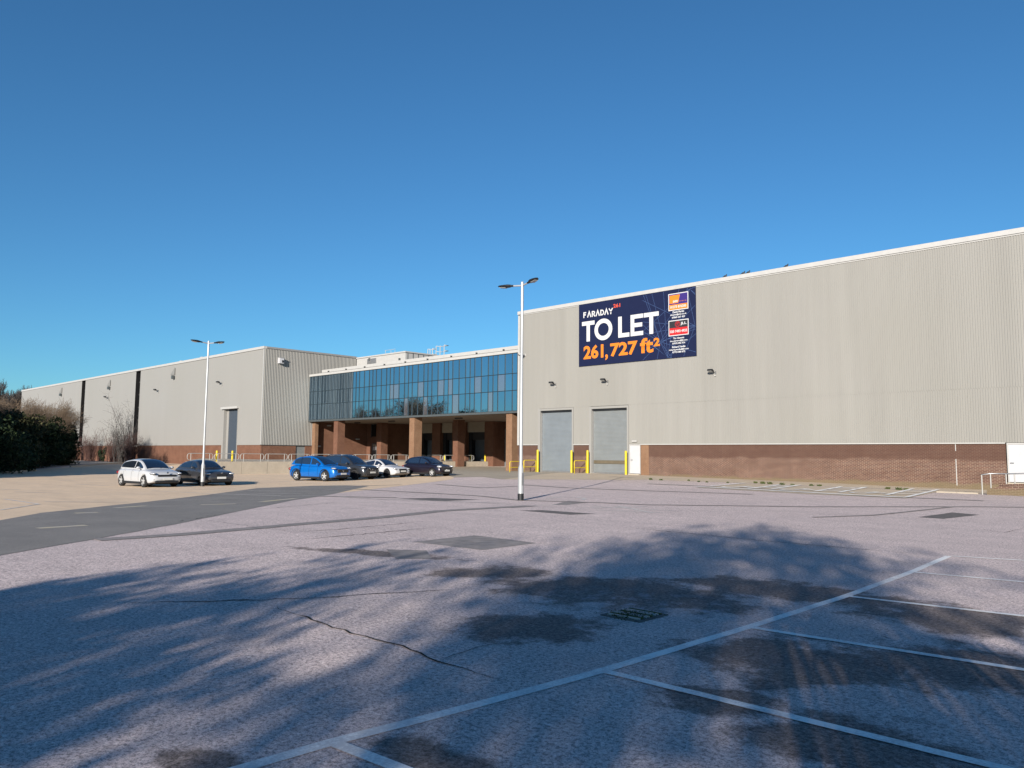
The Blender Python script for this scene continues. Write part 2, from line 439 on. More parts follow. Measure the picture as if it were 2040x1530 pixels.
def sheet(name, pts, mat, lift, maxlen=1.6, jit=.03, kind='structure', **k):
    """a thin surface laid over the ground inside the outline pts"""
    pp = []
    for i, p in enumerate(pts):
        q = pts[(i+1) % len(pts)]; L = math.hypot(q[0]-p[0], q[1]-p[1]); m = max(1, int(L/.8)) if L < 60 else int(L/4)
        for j in range(m):
            t = j/m
            pp.append((p[0]+(q[0]-p[0])*t+rnd.uniform(-jit, jit), p[1]+(q[1]-p[1])*t+rnd.uniform(-jit, jit)))
    bm = bmesh.new()
    f = bm.faces.new([bm.verts.new((x, y, 0)) for x, y in pp])
    bmesh.ops.triangulate(bm, faces=[f])
    for _ in range(5):
        ed = [e for e in bm.edges if e.calc_length() > maxlen*1.5]
        if not ed or len(bm.edges) > 20000: break
        bmesh.ops.subdivide_edges(bm, edges=ed, cuts=1)
        bmesh.ops.triangulate(bm, faces=[f for f in bm.faces if len(f.verts) > 3])
    co = np.array([v.co[:] for v in bm.verts]); z = gz(co[:, 0], co[:, 1])
    for v, q in zip(bm.verts, z): v.co.z = q+lift
    for f in bm.faces:
        f.smooth = True
        if f.normal.z < 0: f.normal_flip()
    me = bpy.data.meshes.new(name); bm.to_mesh(me); bm.free()
    return put(name, me, mat, kind=kind, **k)
def P(*px): return [tuple(px2g(*p)[:2]) for p in px]
def strip(name, pts, w, mat, lift, jit=0., step=.6, taper=False, kind='structure', parent=None):
    q = []
    for a, b in zip(pts[:-1], pts[1:]):
        L = math.hypot(b[0]-a[0], b[1]-a[1]); m = max(1, int(L/step))
        q += [(a[0]+(b[0]-a[0])*i/m, a[1]+(b[1]-a[1])*i/m) for i in range(m)]
    q.append(pts[-1]); v = []; n = len(q)
    for i, p in enumerate(q):
        a = q[max(0, i-1)]; b = q[min(n-1, i+1)]; d = Vector((b[0]-a[0], b[1]-a[1], 0)).normalized()
        nn = Vector((-d.y, d.x, 0)); ww = w/2*(1 if not taper else max(.15, min(1, 4*i/n, 4*(n-1-i)/n)*rnd.uniform(.5, 1.3)))
        o = rnd.uniform(-jit, jit)
        for s in (-1, 1):
            x = p[0]+nn.x*(s*ww+o); y = p[1]+nn.y*(s*ww+o); v.append((x, y, G(x, y)+lift))
    mb = MB(); mb.add(v, [(2*i, 2*i+2, 2*i+3, 2*i+1) for i in range(n-1)])
    return put(name, mb, mat, parent, kind=kind)

# tan concrete yard on the left, up to the kerb along the hedge
sheet('concrete_yard', P((-60,1055),(82,1022),(176,1012),(291,1000),(412,986),(513,972.5),(620,967),(735,966),(900,955),(905,951))
      + [(-52,46),(-60,57),(-64.1,60),(-64.05,27.5),(-98,44.1),(-112,44.1)] + P((290,921),(140,930),(75,936),(0,943),(-60,950)), MT['yard'], .003)
# dark tarmac road
sheet('tarmac_road', P((-500,1160),(-60,1047),(82,1022),(176,1012),(291,1000),(412,986),(513,972.5),(620,968),(690,967),(735,968.5),(706,975),(641,988.5),
      (588,996),(500,1013.5),(467,1020.6),(346,1045),(192,1074),(41,1100),(0,1106),(-500,1300)), MT['tarmac'], .006)
# service road behind the kerb on the far left
sheet('service_road', P((0,940),(75,934),(140,928),(290,919.5)) + [(-112,43.9),(-150,43.9),(-180,30)], MT['tarmac'], .008)
# concrete apron at the foot of the right-hand building and the ramp up to the dock
sheet('concrete_apron', P((1000,955),(1045,952.5),(1130,952),(1245,956.5),(1290,955.5),(1484,962.5),(1700,971.5),(1850,978),(1960,984),(2040,989))
      + [(-2,47),(-2,48.1),(-46,48.1),(-50,48.6)], MT['apron'], .006)
sheet('ramp_concrete', P((905,951),(960,950),(1000,955)) + [(-50,48.6),(-46.2,49),(-46.2,60),(-63.9,60)] + [(-63.9,52)], MT['dock'], .01)
# bays by the right-hand building stand on browner tarmac
sheet('bay_surface', P((1390,971.5),(1484,963.5),(1700,972.5),(1870,979.5),(1806,993),(1600,984)), MT['apron'], .010)
for nm, pg, mt in (('tarmac_patch', [(823.5,1079.7),(944,1066.5),(1067.6,1082),(958.8,1096)], 'patch2'),
                   ('tarmac_patch', [(1036,1017.3),(1081,1016.3),(1188,1024),(1136,1025.6)], 'patch'),
                   ('tarmac_patch', [(1099,1006),(1132,998),(1177,1000.8),(1129,1006)], 'patch2'),
                   ('tarmac_patch', [(1829,1030.4),(1897,1021),(1953,1026),(1878,1033.7)], 'patch'),
                   ('tarmac_patch', [(792,993.5),(860,992),(955,995.5),(880,998.5)], 'patch'),
                   ('tarmac_patch', [(1000,1010),(1050,1007),(1070,1008.5),(1020,1012)], 'patch2'),
                   ('tarmac_patch', [(770,1095),(850,1097),(860,1113),(790,1114)], 'patch2')):
    sheet(nm, P(*pg), MT[mt], .004, jit=.02)
strip('trench_reinstatement', P((192,1076),(350,1066),(500,1053),(600,1044),(760,1031),(880,1018),(1055,1008)), .5, MT['patch2'], .009, .02)
for px, w in (([(706,974.7),(956,988.5),(1034,997),(1200,1002),(1290,1006),(1618,1010),(1960,1010),(2100,1012)], .22), ([(632,988.5),(791,992)], .25),
              ([(1290,964),(1500,973),(1700,987),(1960,998)], .35), ([(1040,966),(1130,972),(1290,978),(1500,985)], .3), ([(1620,1031),(1740,1027),(1900,1010)], .14),
              ([(640,978),(720,968),(800,966)], .3), ([(870,965),(960,972),(1030,969)], .25)):
    strip('tar_joint', P(*px), w, MT['patch2'], .012, .02)
for px, w in (([(220,1202),(490,1197),(670,1189),(800,1181),(950,1172)], .05), ([(535,1206),(650,1245),(700,1262),(780,1282),(875,1317),(925,1332),(1020,1360)], .045),
              ([(875,1317),(955,1290),(1010,1280)], .02), ([(1240,1050),(1510,1077),(1700,1093),(1870,1107)], .05), ([(559,1063),(706,1052),(853,1038.5)], .06),
              ([(582,1077),(765,1060.6),(880,1050)], .06), ([(500,1016),(691,999)], .07), ([(0,1092),(200,1070),(340,1042),(470,1020)], .1),
              ([(1330,1190),(1500,1202),(1600,1215)], .02), ([(400,1035),(600,1062)], .03), ([(1180,965),(1250,955)], .05), ([(1930,1050),(2000,1062),(2040,1052)], .03),  # the strip by the banded shutter is the lamp post's shadow, painted
              ([(1350,1112),(1420,1122)], .02)):
    strip('crack_shadow_line', P(*px), w*.55, MT['crack_shadow'], .006, w*.8, step=.14, taper=True)

# painted markings
main = P((430,1547),(660,1480),(950,1405),(1200,1337),(1490,1250),(1685,1188),(1815,1140),(1890,1108))
strip('bay_line', main, .105, MT['line'], .004, .004, step=.25)
for i, (a, b) in enumerate((((660,1480),(790,1530)), ((1200,1337),(1990,1530)), ((1490,1250),(2040,1335)), ((1685,1188),(2040,1228)), ((1815,1140),(2040,1160)), ((1890,1108),(2040,1117)))):
    A, B = P(a, b); d = Vector((B[0]-A[0], B[1]-A[1])).normalized()*4.9
    strip('bay_line', [(A[0]+d.x*.011, A[1]+d.y*.011), (A[0]+d.x, A[1]+d.y)], .095, MT['line'], .0065, .004, step=.25)
strip('bay_line', P((1388,970.4),(1500,976),(1600,981.5),(1700,987),(1806,992)), .5, MT['line'], .03)
strip('bay_line', P((1414,969.6),(1484,963)), .2, MT['line'], .034)
hat = [((1490,974.5),(1553,966.5)), ((1536,975.6),(1595,967)), ((1622,980),(1677,970.3)), ((1671,982),(1727,971.3)), ((1766,987),(1819,974.6)), ((1806,991.6),(1869,976.2))]
for i in range(0, 6, 2):
    a, b = P(*hat[i]); c, d = P(*hat[i+1])
    strip('bay_line', [a, b], .2, MT['line'], .034); strip('bay_line', [c, d], .2, MT['line'], .034)
    L = lambda p, q, t: (p[0]+(q[0]-p[0])*t, p[1]+(q[1]-p[1])*t)
    for t in (.08, .36, .64):
        strip('hatch_line', [L(a, b, t), L(c, d, t+.28)], .22, MT['line'], .037)
for x, y in ((1464,971.8), (1582,976.8), (1724,983.3)):              # wheelchair symbols, worn
    c = Vector(px2g(x, y)[:]); mb = MB()
    def gq(pts):
        pts = [(1.7*a, 1.7*b) for a, b in pts]
        mb.add([(c.x+a, c.y+b, G(c.x+a, c.y+b)+.04) for a, b in pts], [tuple(range(len(pts)))])
    ring = [(.42*math.cos(t), .42*math.sin(t)) for t in np.linspace(.6, 5.6, 14)]; inn = [(.3*math.cos(t), .3*math.sin(t)) for t in np.linspace(.6, 5.6, 14)]
    for i in range(13): gq([ring[i], ring[i+1], inn[i+1], inn[i]])
    gq([(-.06,.1),(.06,.1),(.06,.75),(-.06,.75)]); gq([(-.06,.42),(.35,.42),(.35,.52),(-.06,.52)]); gq([(.33,.1),(.43,.1),(.43,.5),(.33,.5)])
    gq([(.11*math.cos(t), .9+.11*math.sin(t)) for t in np.linspace(0, 2*PI, 10)[:-1]])
    put('wheelchair_symbol', mb, MT['line'], kind='structure')
arc = [(1090,993),(1120,990.5),(1150,990.5),(1166,993.5),(1160,996),(1140,997.5)]
strip('curved_arrow', P(*arc), .16, MT['line_old'], .005)
for a, b in (((1150,1013),(1290,1009)), ((1180,1009),(1345,1018)), ((1185,1016),(1320,1022)), ((1230,1008),(1300,1022)), ((1062,1007),(1110,1006))):
    strip('faded_line', P(a, b), .12, MT['line_old'], .005)
for a in ([(8,994.5),(78,1004.7),(0,1016.5)], [(302,978),(420,984),(560,988)], [(88,1000),(258,1001)], [(30,980),(120,983)], [(150,965),(235,969)], [(0,975),(40,976)], [(120,957),(150,958)],
          [(560,989),(640,987.6),(760,995),(1000,1003)], [(470,985),(600,983)], [(420,977),(560,979)], [(500,972),(600,971)], [(0,962),(60,961.5)]):
    strip('faded_line', P(*a), .11, MT['line_old'], .010)
for a in ([(75,1053),(172,1047)], [(150,1023),(195,1021)], [(230,1012),(290,1008)], [(520,1000),(590,993)], [(400,1006),(470,1004)]):
    strip('yellow_mark', P(*a), .3, MT['line_yel'], .009)

# kerbs: one stone after another
def kerb(p, q, h=.12, w=.15, L=.9, mat='kerb', label='', name='kerb'):
    d = Vector((q[0]-p[0], q[1]-p[1], 0)); n = max(1, int(d.length/L)); d.normalize(); s = Vector((-d.y, d.x, 0))
    z = G(*p); k = thing(name, label, 'kerb', (p[0], p[1], z))
    for i in range(n):
        t0 = i*L+.006; t1 = (i+1)*L-.006
        a = Vector((p[0], p[1], 0))+d*t0; b = Vector((p[0], p[1], 0))+d*t1
        mb = MB(); po = []
        for m, o in ((a, -w/2), (b, -w/2), (b, w/2), (a, w/2)):
            c = m+s*o; po.append((c.x, c.y, G(c.x, c.y)-.1))
        top = [(x, y, z0+.1+h+rnd.uniform(-.004, .004)) for x, y, z0 in po]
        mb.add(po+top, [(3,2,1,0),(4,5,6,7),(0,1,5,4),(1,2,6,5),(2,3,7,6),(3,0,4,7)])
        part('kerb_stone', mb, MT[mat], k)
    return k
A, B, Cc = P((0,943.5), (75,937), (140,930.5))
kerb(A, B, .13, .18, 1.5, label='low concrete kerb under the dark evergreen hedge')
kerb(Cc, P((290,921.5))[0], .13, .2, 2.5, label='low concrete kerb in front of the bare shrubs by the brick plinth')

# ------------------------------------------------------------------ right-hand warehouse
ZP, ZT = .87+EYE, 12.33+EYE              # plinth top and roof edge, shared by both halls
YR, XR0, XR1 = 48.2, -45.93, 6.0
wr = thing('warehouse', 'tall pale ribbed warehouse carrying the large navy letting board', 'warehouse', (-20, YR, .05))
def ribbed(mb, u0, u1, z0, z1, pitch, dep, put_, nz=1):
    """trapezoidal cladding sheet; put_(u, d, z) gives the 3D point, d = outwards"""
    n = int(round((u1-u0)/pitch)); pr = []
    for i in range(n):
        b = u0+(u1-u0)*i/n; p = (u1-u0)/n
        pr += [(b, 0), (b+p*.40, 0), (b+p*.52, dep), (b+p*.88, dep)]
    pr.append((u1, 0)); v = []; f = []
    for z in (z0, z1): v += [put_(u, d, z) for u, d in pr]
    m = len(pr); f = [(i, i+1, m+i+1, m+i) for i in range(m-1)]
    mb.add(v, f)
d1 = (onY(1078,818,YR).x, onY(1141,816,YR).x, 3.9*YR/51.5+EYE)      # roller doors: x0, x1, head
d2 = (onY(1180,815,YR).x, onY(1250.5,812,YR).x, 3.87*YR/51.5+EYE)
wd = (onY(1254.5,888,YR).x, onY(1276,888,YR).x)
wd2 = (onY(2006,890,YR).x, onY(2006,890,YR).x+1.9)
def cladbox(x0, x1, z0, z1, mb): ribbed(mb, x0, x1, z0, z1, .125, .03, lambda u, d, z: (u, YR-.05-d, z))
mb = MB()
zh = max(d1[2], d2[2])
cladbox(XR0+.1, XR1, zh+.18, ZT-.3, mb)
part('cladding', mb, MT['clad'], wr)
for x0, x1 in ((XR0+.1, d1[0]-.12), (d1[1]+.12, d2[0]-.12), (d2[1]+.12, XR1)):
    mb = MB(); cladbox(x0, x1, ZP, zh+.18, mb); part('cladding', mb, MT['clad'], wr)
# core behind the sheets, sides, roof
mb = MB()
mb.box(XR0, d1[0]-.1, YR, YR+.3, -1.5, ZT-.2); mb.box(d1[1]+.1, d2[0]-.1, YR, YR+.3, -1.5, ZT-.2); mb.box(d2[1]+.1, XR1, YR, YR+.3, ZP, ZT-.2)
mb.box(d1[0]-.1, d1[1]+.1, YR, YR+.3, d1[2], ZT-.2); mb.box(d2[0]-.1, d2[1]+.1, YR, YR+.3, d2[2], ZT-.2)
part('wall_core', mb, MT['clad'], wr)
mb = MB(); ribbed(mb, YR+.05, 100, ZP, ZT-.3, .2, .03, lambda u, d, z: (XR0-d, u, z)); part('side_cladding', mb, MT['clad'], wr)
mb = MB(); mb.box(XR0, XR0+.3, YR+.3, 100, -1.5, ZT-.2); mb.box(XR1-.3, XR1, YR+.3, 100, -1.5, ZT-.2); mb.box(XR0+.3, XR1-.3, 99.7, 100, -1.5, ZT-.2); part('side_wall', mb, MT['brick_red'], wr)
mb = MB(); mb.box(XR0, XR1, YR+.02, 100, ZT-.2, ZT-.06); part('roof', MB().box(XR0, XR1, YR+.02, 100, ZT-.22, ZT-.06), MT['clad'], wr)
mb = MB(); mb.box(XR0-.06, XR1, YR-.16, YR+.2, ZT-.28, ZT); mb.box(XR0-.06, XR0+.16, YR+.2, 100, ZT-.28, ZT); part('roof_flashing', mb, MT['trim'], wr)
mb = MB(); mb.box(XR0-.02, XR1, YR-.115, YR-.085, ZT-.34, ZT-.28); part('flashing_under_strip', MB().box(XR0, XR1, YR-.1, YR-.05, ZT-.36, ZT-.28), MT['trim'], wr)  # white trim strip below the roof flashing
part('corner_flashing', MB().box(XR0-.03, XR0+.17, YR-.1, YR+.06, ZP-.03, ZT-.3), MT['trim'], wr)
# brick plinth between the openings, in front of it the drip flashing
for x0, x1 in ((XR0, d1[0]-.24), (d1[1]+.14, d2[0]-.24), (wd[1]+.02, wd2[0]-.06), (wd2[1]+.06, XR1)):
    part('brick_plinth', MB().box(x0, x1, YR-.03, YR+.1, -1.5, ZP-.05), MT['brick'], wr)
    part('drip_flashing', MB().box(x0, x1, YR-.13, YR-.035, ZP-.06, ZP), MT['trim'], wr)
part('end_pier', MB().box(wd[1]+.06, wd[1]+.75, YR-.05, YR-.03, -1.5, ZP-.06), MT['brick_tan'], wr)
part('wall_conduit', MB().box(onY(1905,920,YR).x-.02, onY(1905,920,YR).x+.02, YR-.05, YR-.03, .15, ZP-.9), MT['trim'], wr)  # thin white conduit running down the brick, in two lengths
part('wall_conduit', MB().box(onY(1904,892,YR).x-.02, onY(1904,892,YR).x+.02, YR-.05, YR-.03, ZP-.45, ZP-.06), MT['trim'], wr)
# brick skirt under the cladding sheets left of the first door (the corner post)
def roller(parent, x0, x1, zt, zb, mat, band=False):
    dr = part('roller_door', (lambda m: (ribbed_h(m, x0, x1, zb, zt), m)[1])(MB()), mat, parent)
    part('bottom_bar', MB().box(x0, x1, YR+.08, YR+.16, zb-.02, zb+.09), MT['steel'], dr)
    part('shutter_hood', MB().box(x0, x1, YR+.0, YR+.2, zt-.1, zt), MT['dark'], dr)
    for xa in (x0-.02, x1-.06): part('guide_rail', MB().box(xa, xa+.08, YR+.07, YR+.2, zb, zt-.1), MT['steel'], dr)
    if band: part('kick_band', MB().box(x0+.1, x1-.1, YR+.06, YR+.12, zb+.75, zb+1.0), simple('brown_band', (.16, .13, .085), .6, var=.2, scale=2), dr)
    return dr
def ribbed_h(mb, x0, x1, z0, z1, p=.1):
    n = int((z1-z0)/p); v = []
    for i in range(n+1):
        z = z0+(z1-z0)*i/n
        for dz, dy in ((0, .0), (.35*p, -.018), (.65*p, -.018)):
            v += [(x0, YR+.15+dy, z+dz), (x1, YR+.15+dy, z+dz)]
    m = len(v)//2
    mb.add(v, [(2*i, 2*i+1, 2*i+3, 2*i+2) for i in range(m-1)])
for d, m, b in ((d1, 'shutter', False), (d2, 'shutter_r', True)):
    zb = G((d[0]+d[1])/2, YR-.2)+.03
    roller(wr, d[0], d[1], d[2]-.04, zb, MT[m], b)
    fr = MB(); fr.box(d[0]-.24, d[0], YR-.12, YR+.2, -.6, d[2]+.16); fr.box(d[1], d[1]+.14, YR-.12, YR+.2, -.6, d[2]+.16); fr.box(d[0]-.0, d[1], YR-.12, YR+.2, d[2], d[2]+.16)
    part('door_surround', fr, MT['clad_l'], wr)
for x0, x1, zb, nm in ((wd[0], wd[1], G(wd[0], YR-.3)+.1, 'white_door'), (wd2[0], wd2[1], .42, 'white_door')):
    dr = part(nm, MB().bbox(x0+.06, x1-.03, YR-.04, YR+.03, zb, ZP-.1, .006), MT['white'], wr)
    fr = MB(); fr.box(x0, x0+.06, YR-.07, YR+.05, zb-.02, ZP-.02); fr.box(x1-.03, x1+.02, YR-.07, YR+.05, zb-.02, ZP-.02); fr.box(x0+.06, x1-.03, YR-.07, YR+.05, ZP-.1, ZP-.02)
    part('door_frame', fr, MT['trim'], dr)
    part('door_handle', MB().box(x0+.14, x0+.3, YR-.1, YR-.045, zb+.98, zb+1.03), MT['steel'], dr)
    part('door_step', MB().box(x0, x1, YR-.25, YR-.03, zb-.4, zb-.03), MT['kerb'], wr)
p = onY(1266,879,YR)
part('emergency_light', MB().bbox(p.x-.22, p.x+.22, YR-.2, YR-.05, p.z-.06, p.z+.06, .02), MT['trim'], wr)

# ------------------------------------------------------------------ left-hand warehouse
YL, XL1, XL0 = 44.37, -83.1, -183.
wl = thing('warehouse', 'long pale warehouse with two dark vertical slots and a red brick plinth', 'warehouse', (-120, YL, 0))
sl = [(onY(164.5,760,YL).x, onY(171.5,759,YL).x), (onY(272.5,741,YL).x, onY(281.5,739.5,YL).x)]
ld = (onY(452,815,YL).x, onY(475,814,YL).x, 5.28+EYE)               # tall door
segs = [(XL0, sl[0][0]), (sl[0][1], sl[1][0]), (sl[1][1], ld[0]-.9), (ld[1]+.1, XL1)]
for x0, x1 in segs:
    mb = MB(); ribbed(mb, x0, x1, ZP, ZT-.25, 5.0, .0, lambda u, d, z: (u, YL-.06-d, z)); part('cladding', mb, MT['clad_l'], wl)
mb = MB(); ribbed(mb, ld[0]-.9, ld[1]+.1, ld[2]+.1, ZT-.25, 1., .0, lambda u, d, z: (u, YL-.06-d, z)); part('cladding', mb, MT['clad_l'], wl)
for x0, x1 in segs[:3] + [(ld[1]+.1, XL1+.05)]:
    part('brick_plinth', MB().box(x0, x1 - (0 if x1 > -84 else 0), YL-.04, YL+.15, -1.5, ZP-.02), MT['brick_red'], wl)
for a, b in sl:
    part('slot_glazing', MB().box(a, b, YL+.5, YL+.6, -1.5, ZT-.2), MT['slot'], wl)
    part('slot_reveal', MB().box(a-.3, a-.02, YL+.02, YL+.6, ZP, ZT-.3), MT['slot'], wl)
    part('slot_sill', MB().box(a-.1, b+.1, YL-.15, YL+.5, ZP-.12, ZP), MT['trim'], wl)
    part('slot_plinth', MB().box(a, b, YL+.1, YL+.5, -1.5, ZP-.12), MT['brick_red'], wl)
    for k in range(1, 6):
        z = ZP+(ZT-ZP)*k/6; part('slot_transom', MB().box(a, b, YL+.44, YL+.5, z-.05, z+.05), MT['trim_d'], wl)
part('tall_door', (lambda m: m.box(ld[0]-.02, ld[1]+.02, YL+.35, YL+.45, -.9, ld[2]))(MB()), MT['shutter_d'], wl)
fr = MB(); fr.box(ld[0]-.9, ld[0]-.5, YL-.1, YL+.4, -.9, ld[2]+.1); fr.box(ld[0]-.5, ld[0]-.02, YL+.3, YL+.42, -.9, ld[2]); part('door_jamb', fr, MT['clad_l'], wl)
part('door_canopy', MB().box(ld[0]-1., ld[1]+.25, YL-.35, YL+.4, ld[2], ld[2]+.25), MT['trim'], wl)
part('door_jamb', MB().box(ld[1]+.02, ld[1]+.12, YL-.1, YL+.4, -.9, ld[2]), MT['clad_l'], wl)
mb = MB(); mb.box(XL0-.05, XL1+.1, YL-.16, YL+.2, ZT-.3, ZT); part('roof_flashing', mb, MT['trim'], wl)
mb = MB(); mb.box(XL1-.2, XL1+.16, YL+.2, 57.0, ZT-.24, ZT-.02); part('side_flashing', mb, simple('grey_flashing', (.33, .32, .31), .5, var=.05), wl)
part('roof', MB().box(XL0, XL1, YL+.1, 110, ZT-.25, ZT-.06), MT['clad_l'], wl)
mb = MB(); ribbed(mb, YL-.03, 57.0, ZP, ZT-.22, .2, .045, lambda u, d, z: (XL1+.05+d, u, z)); part('side_cladding', mb, MT['clad'], wl)
part('corner_post', MB().box(XL1-.05, XL1+.06, YL-.1, YL-.035, ZP-.02, ZT-.3), MT['trim'], wl)
sd0, sd1 = onX(589,888,XL1).y, onX(608,888,XL1).y
mb = MB(); mb.box(XL1-.2, XL1+.03, YL+.16, sd0, -1.5, ZP-.02); mb.box(XL1-.2, XL1+.03, sd1, 51.3, -1.5, ZP-.02); part('side_plinth', mb, MT['brick_red'], wl)
part('side_door', MB().box(XL1-.3, XL1-.1, sd0, sd1, -1.2, ZP-.02), MT['shutter_r'], wl)
mb = MB(); mb.box(XL1-.4, XL1-.0, YL+.1, 110, ZP-.01, ZT-.26); mb.box(XL0, XL0+.3, YL, 110, -1.5, ZT-.25); mb.box(XL0, XL1-.4, YL+.6, YL+.9, -1.5, ZT-.26); part('wall_core', mb, MT['clad_l'], wl)
part('soffit_trim', MB().box(XL1-.1, XL1+.12, YL-.1, 51.2, ZP-.02, ZP+.04), MT['trim_d'], wl)

# ------------------------------------------------------------------ link block with the glass front
YG = 50.42
ZG = [3.94+EYE, 5.79+EYE, 7.34+EYE, 9.2+EYE]
lk = thing('office_block', 'office block with blue reflective glass front raised on brick columns', 'office building', (-64, YG, 0))
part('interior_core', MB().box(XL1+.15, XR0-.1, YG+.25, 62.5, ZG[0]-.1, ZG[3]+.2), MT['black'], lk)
part('bottom_fascia', MB().box(XL1+.1, XR0-.06, YG-.06, YG+.24, ZG[0]-.2, ZG[0]), MT['fascia'], lk)
part('soffit', MB().box(XL1+.1, XR0-.06, YG+.05, 68, ZG[0]-.17, ZG[0]-.11), MT['soffit'], lk)
part('parapet', MB().box(XL1+.1, XR0-.06, YG-.12, YG+.4, ZG[3], ZG[3]+.26), MT['trim'], lk)
part('roof_deck', MB().box(XL1+.1, XR0-.06, YG+.4, 70, ZG[3]+.0, ZG[3]+.14), MT['clad_l'], lk)
up = part('upper_fascia', MB().box(XL1+.9, XR0-.06, 51.5, 51.9, 9.72+EYE, 10.06+EYE), MT['trim'], lk)
part('roof_kerb_wall', MB().box(XL1+.9, XR0-.06, 51.7, 52.0, ZG[3]+.14, 9.72+EYE), simple('roof_grey', (.3, .29, .27), .8, var=.1), lk)
for k in range(10):
    x = XL1+2.5+k*3.7; part('fascia_bracket', MB().box(x, x+.08, 51.3, 51.5, 9.55+EYE, 9.85+EYE), MT['trim_d'], lk)
# mullions and panes: wide, wide, narrow, narrow
ws = []; x = -51.97
cols = []
edges = []
for g in range(-12, 4):
    x = -51.97+3.14*g
    for w in (.64, .64, .93, .93):
        edges.append((x, w)); x += w
edges = [(a, w) for a, w in edges if a > XL1-.4 and a < XR0]
mmesh = MB().box(-.022, .022, YG-.05, YG+.2, ZG[0], ZG[3]).mesh('mullion'); mmesh.materials.append(MT['mullion'])
pm = {}
first = True
blind = {(-6,1),(-10,1),(-15,1),(-17,1),(-21,1),(-26,1),(-27,1),(-14,0),(-20,0),(-3,1),(-24,0),(-8,0)}
vis = []
for i, (a, w) in enumerate(edges):
    x0 = max(a, XL1+.12); x1 = min(a+w, XR0-.08)
    o = bpy.data.objects.new('mullion', mmesh); COL.objects.link(o); o.parent = lk; o.location = Vector((x0, 0, 0)) - lk.location
    if x1-x0 < .1: continue
    for r in range(3):
        z0, z1 = ZG[r]+.025, ZG[r+1]-.025
        idx = i-len(edges)
        mt = 'pane_b' if (idx, r) in blind else ('pane_c' if rnd.random() < .3 else 'pane')
        key = (round(x1-x0, 2), r, mt)
        if key not in pm:
            me = MB().box(.025, x1-x0-.025, YG, YG+.02, z0, z1).mesh('pane'); me.materials.append(MT[mt]); pm[key] = me
        o = bpy.data.objects.new('pane', pm[key]); COL.objects.link(o); o.parent = lk
        o.location = Vector((x0, 0, 0)) - lk.location
        # every pane sits a touch out of true, so reflections break at the joints
        o.rotation_euler = (rnd.gauss(0, .0012), 0, rnd.gauss(0, .0012))
        c = Vector(((x1-x0)/2, YG, (z0+z1)/2)); R = o.rotation_euler.to_matrix()
        o.location += c - R @ c
for z in ZG[1:3]:
    part('transom', MB().box(XL1+.12, XR0-.08, YG-.035, YG+.1, z-.03, z+.03), MT['mullion'], lk)
part('head_rail', MB().box(XL1+.12, XR0-.08, YG-.04, YG+.2, ZG[3]-.05, ZG[3]), MT['mullion'], lk)
part('end_cap', MB().box(XL1+.1, XL1+.16, YG-.07, YG+.2, ZG[0]-.2, ZG[3]), MT['fascia'], lk)
# columns
def column(x0, x1, y0, y1, zb, zt, m):
    part('brick_column', MB().bbox(x0, x1, y0, y1, zb, zt, .01), MT[m], lk)
ZS = ZG[0]-.17
ZPL = -.8+EYE                                                           # dock floor
column(-77.76, -76.93, YG+.12, YG+1.1, -1.5, ZS, 'brick_red')
column(-63.75, -62.95, YG+.12, YG+1.15, -1.5, ZS, 'brick_tan')
column(-49.7, -48.96, YG+.12, YG+1.15, -1.5, ZS, 'brick_tan')
column(-78.6, -77.75, 57.3, 58.3, -1.5, ZS, 'brick_red')
column(-64.45, -63.65, 57.2, 58.2, -1.5, ZS, 'brick_red')
# red brick side wall under the glass, stair core with a door, recess and dock doors
part('brick_wall', MB().box(XL1-.2, XL1+.12, 51.3, 58.9, -1.5, ZS), MT['brick_red'], lk)
part('brick_pilaster', MB().box(XL1+.12, XL1+.75, YG+.5, YG+.95, -1.5, ZS), MT['brick_tan'], lk)
core = part('stair_core_wall', MB().box(XL1+.12, -79.2, 58.9, 59.3, -1.5, ZS), MT['brick_red'], lk)
part('core_side_wall', MB().box(-79.5, -79.2, 59.3, 67, -1.5, ZS), MT['brick_red'], lk)
wx = onY(745,858,58.88)
w_ = part('narrow_window', MB().box(wx.x-.42, wx.x+.42, 58.82, 58.92, wx.z-.75, wx.z+.75), MT['slot'], lk)
fr = MB(); fr.box(wx.x-.5, wx.x-.42, 58.78, 58.92, wx.z-.83, wx.z+.83); fr.box(wx.x-.42, wx.x+.5, 58.78, 58.92, wx.z+.75, wx.z+.83); part('window_frame', fr, MT['fascia'], w_)
nx0 = onY(741,890,58.8)
dr = part('core_door', MB().box(nx0.x-.05, nx0.x+.95, 58.8, 58.9, ZPL, ZPL+2.1), MT['fascia'], lk)
q = onY(745.5,893,58.7); part('door_notice', MB().box(q.x-.3, q.x+.3, 58.74, 58.79, q.z-.25, q.z+.2), MT['sign_w'], dr)
q = onY(745.5,887,58.7); part('door_notice', MB().box(q.x-.35, q.x+.35, 58.74, 58.79, q.z-.1, q.z+.12), MT['panel'], dr)
YB = 62.6
bays = [(onY(839,850,YB).x, onY(866,850,YB).x), (onY(882,850,YB).x, onY(906,850,YB).x), (onY(933,850,YB).x, onY(970.5,850,YB).x)]
xb0 = bays[0][0]-.4
part('recess_wall', MB().box(-79.2, xb0+.2, 67, 67.3, -1.5, ZS), MT['black'], lk)  # near-black colour stands in for the shade deep in the recess
part('recess_side', MB().box(xb0, xb0+.3, YB+.3, 67, -1.5, ZS), MT['brick_red'], lk)
piers = [(xb0, bays[0][0]), (bays[0][1], bays[1][0]), (bays[1][1], bays[2][0]), (bays[2][1], bays[2][1]+1.15)]
for a, b in piers: part('brick_pier', MB().box(a, b, YB-.4, YB+.3, -1.5, ZS), MT['brick_red'], lk)
zhd = 2.59+EYE
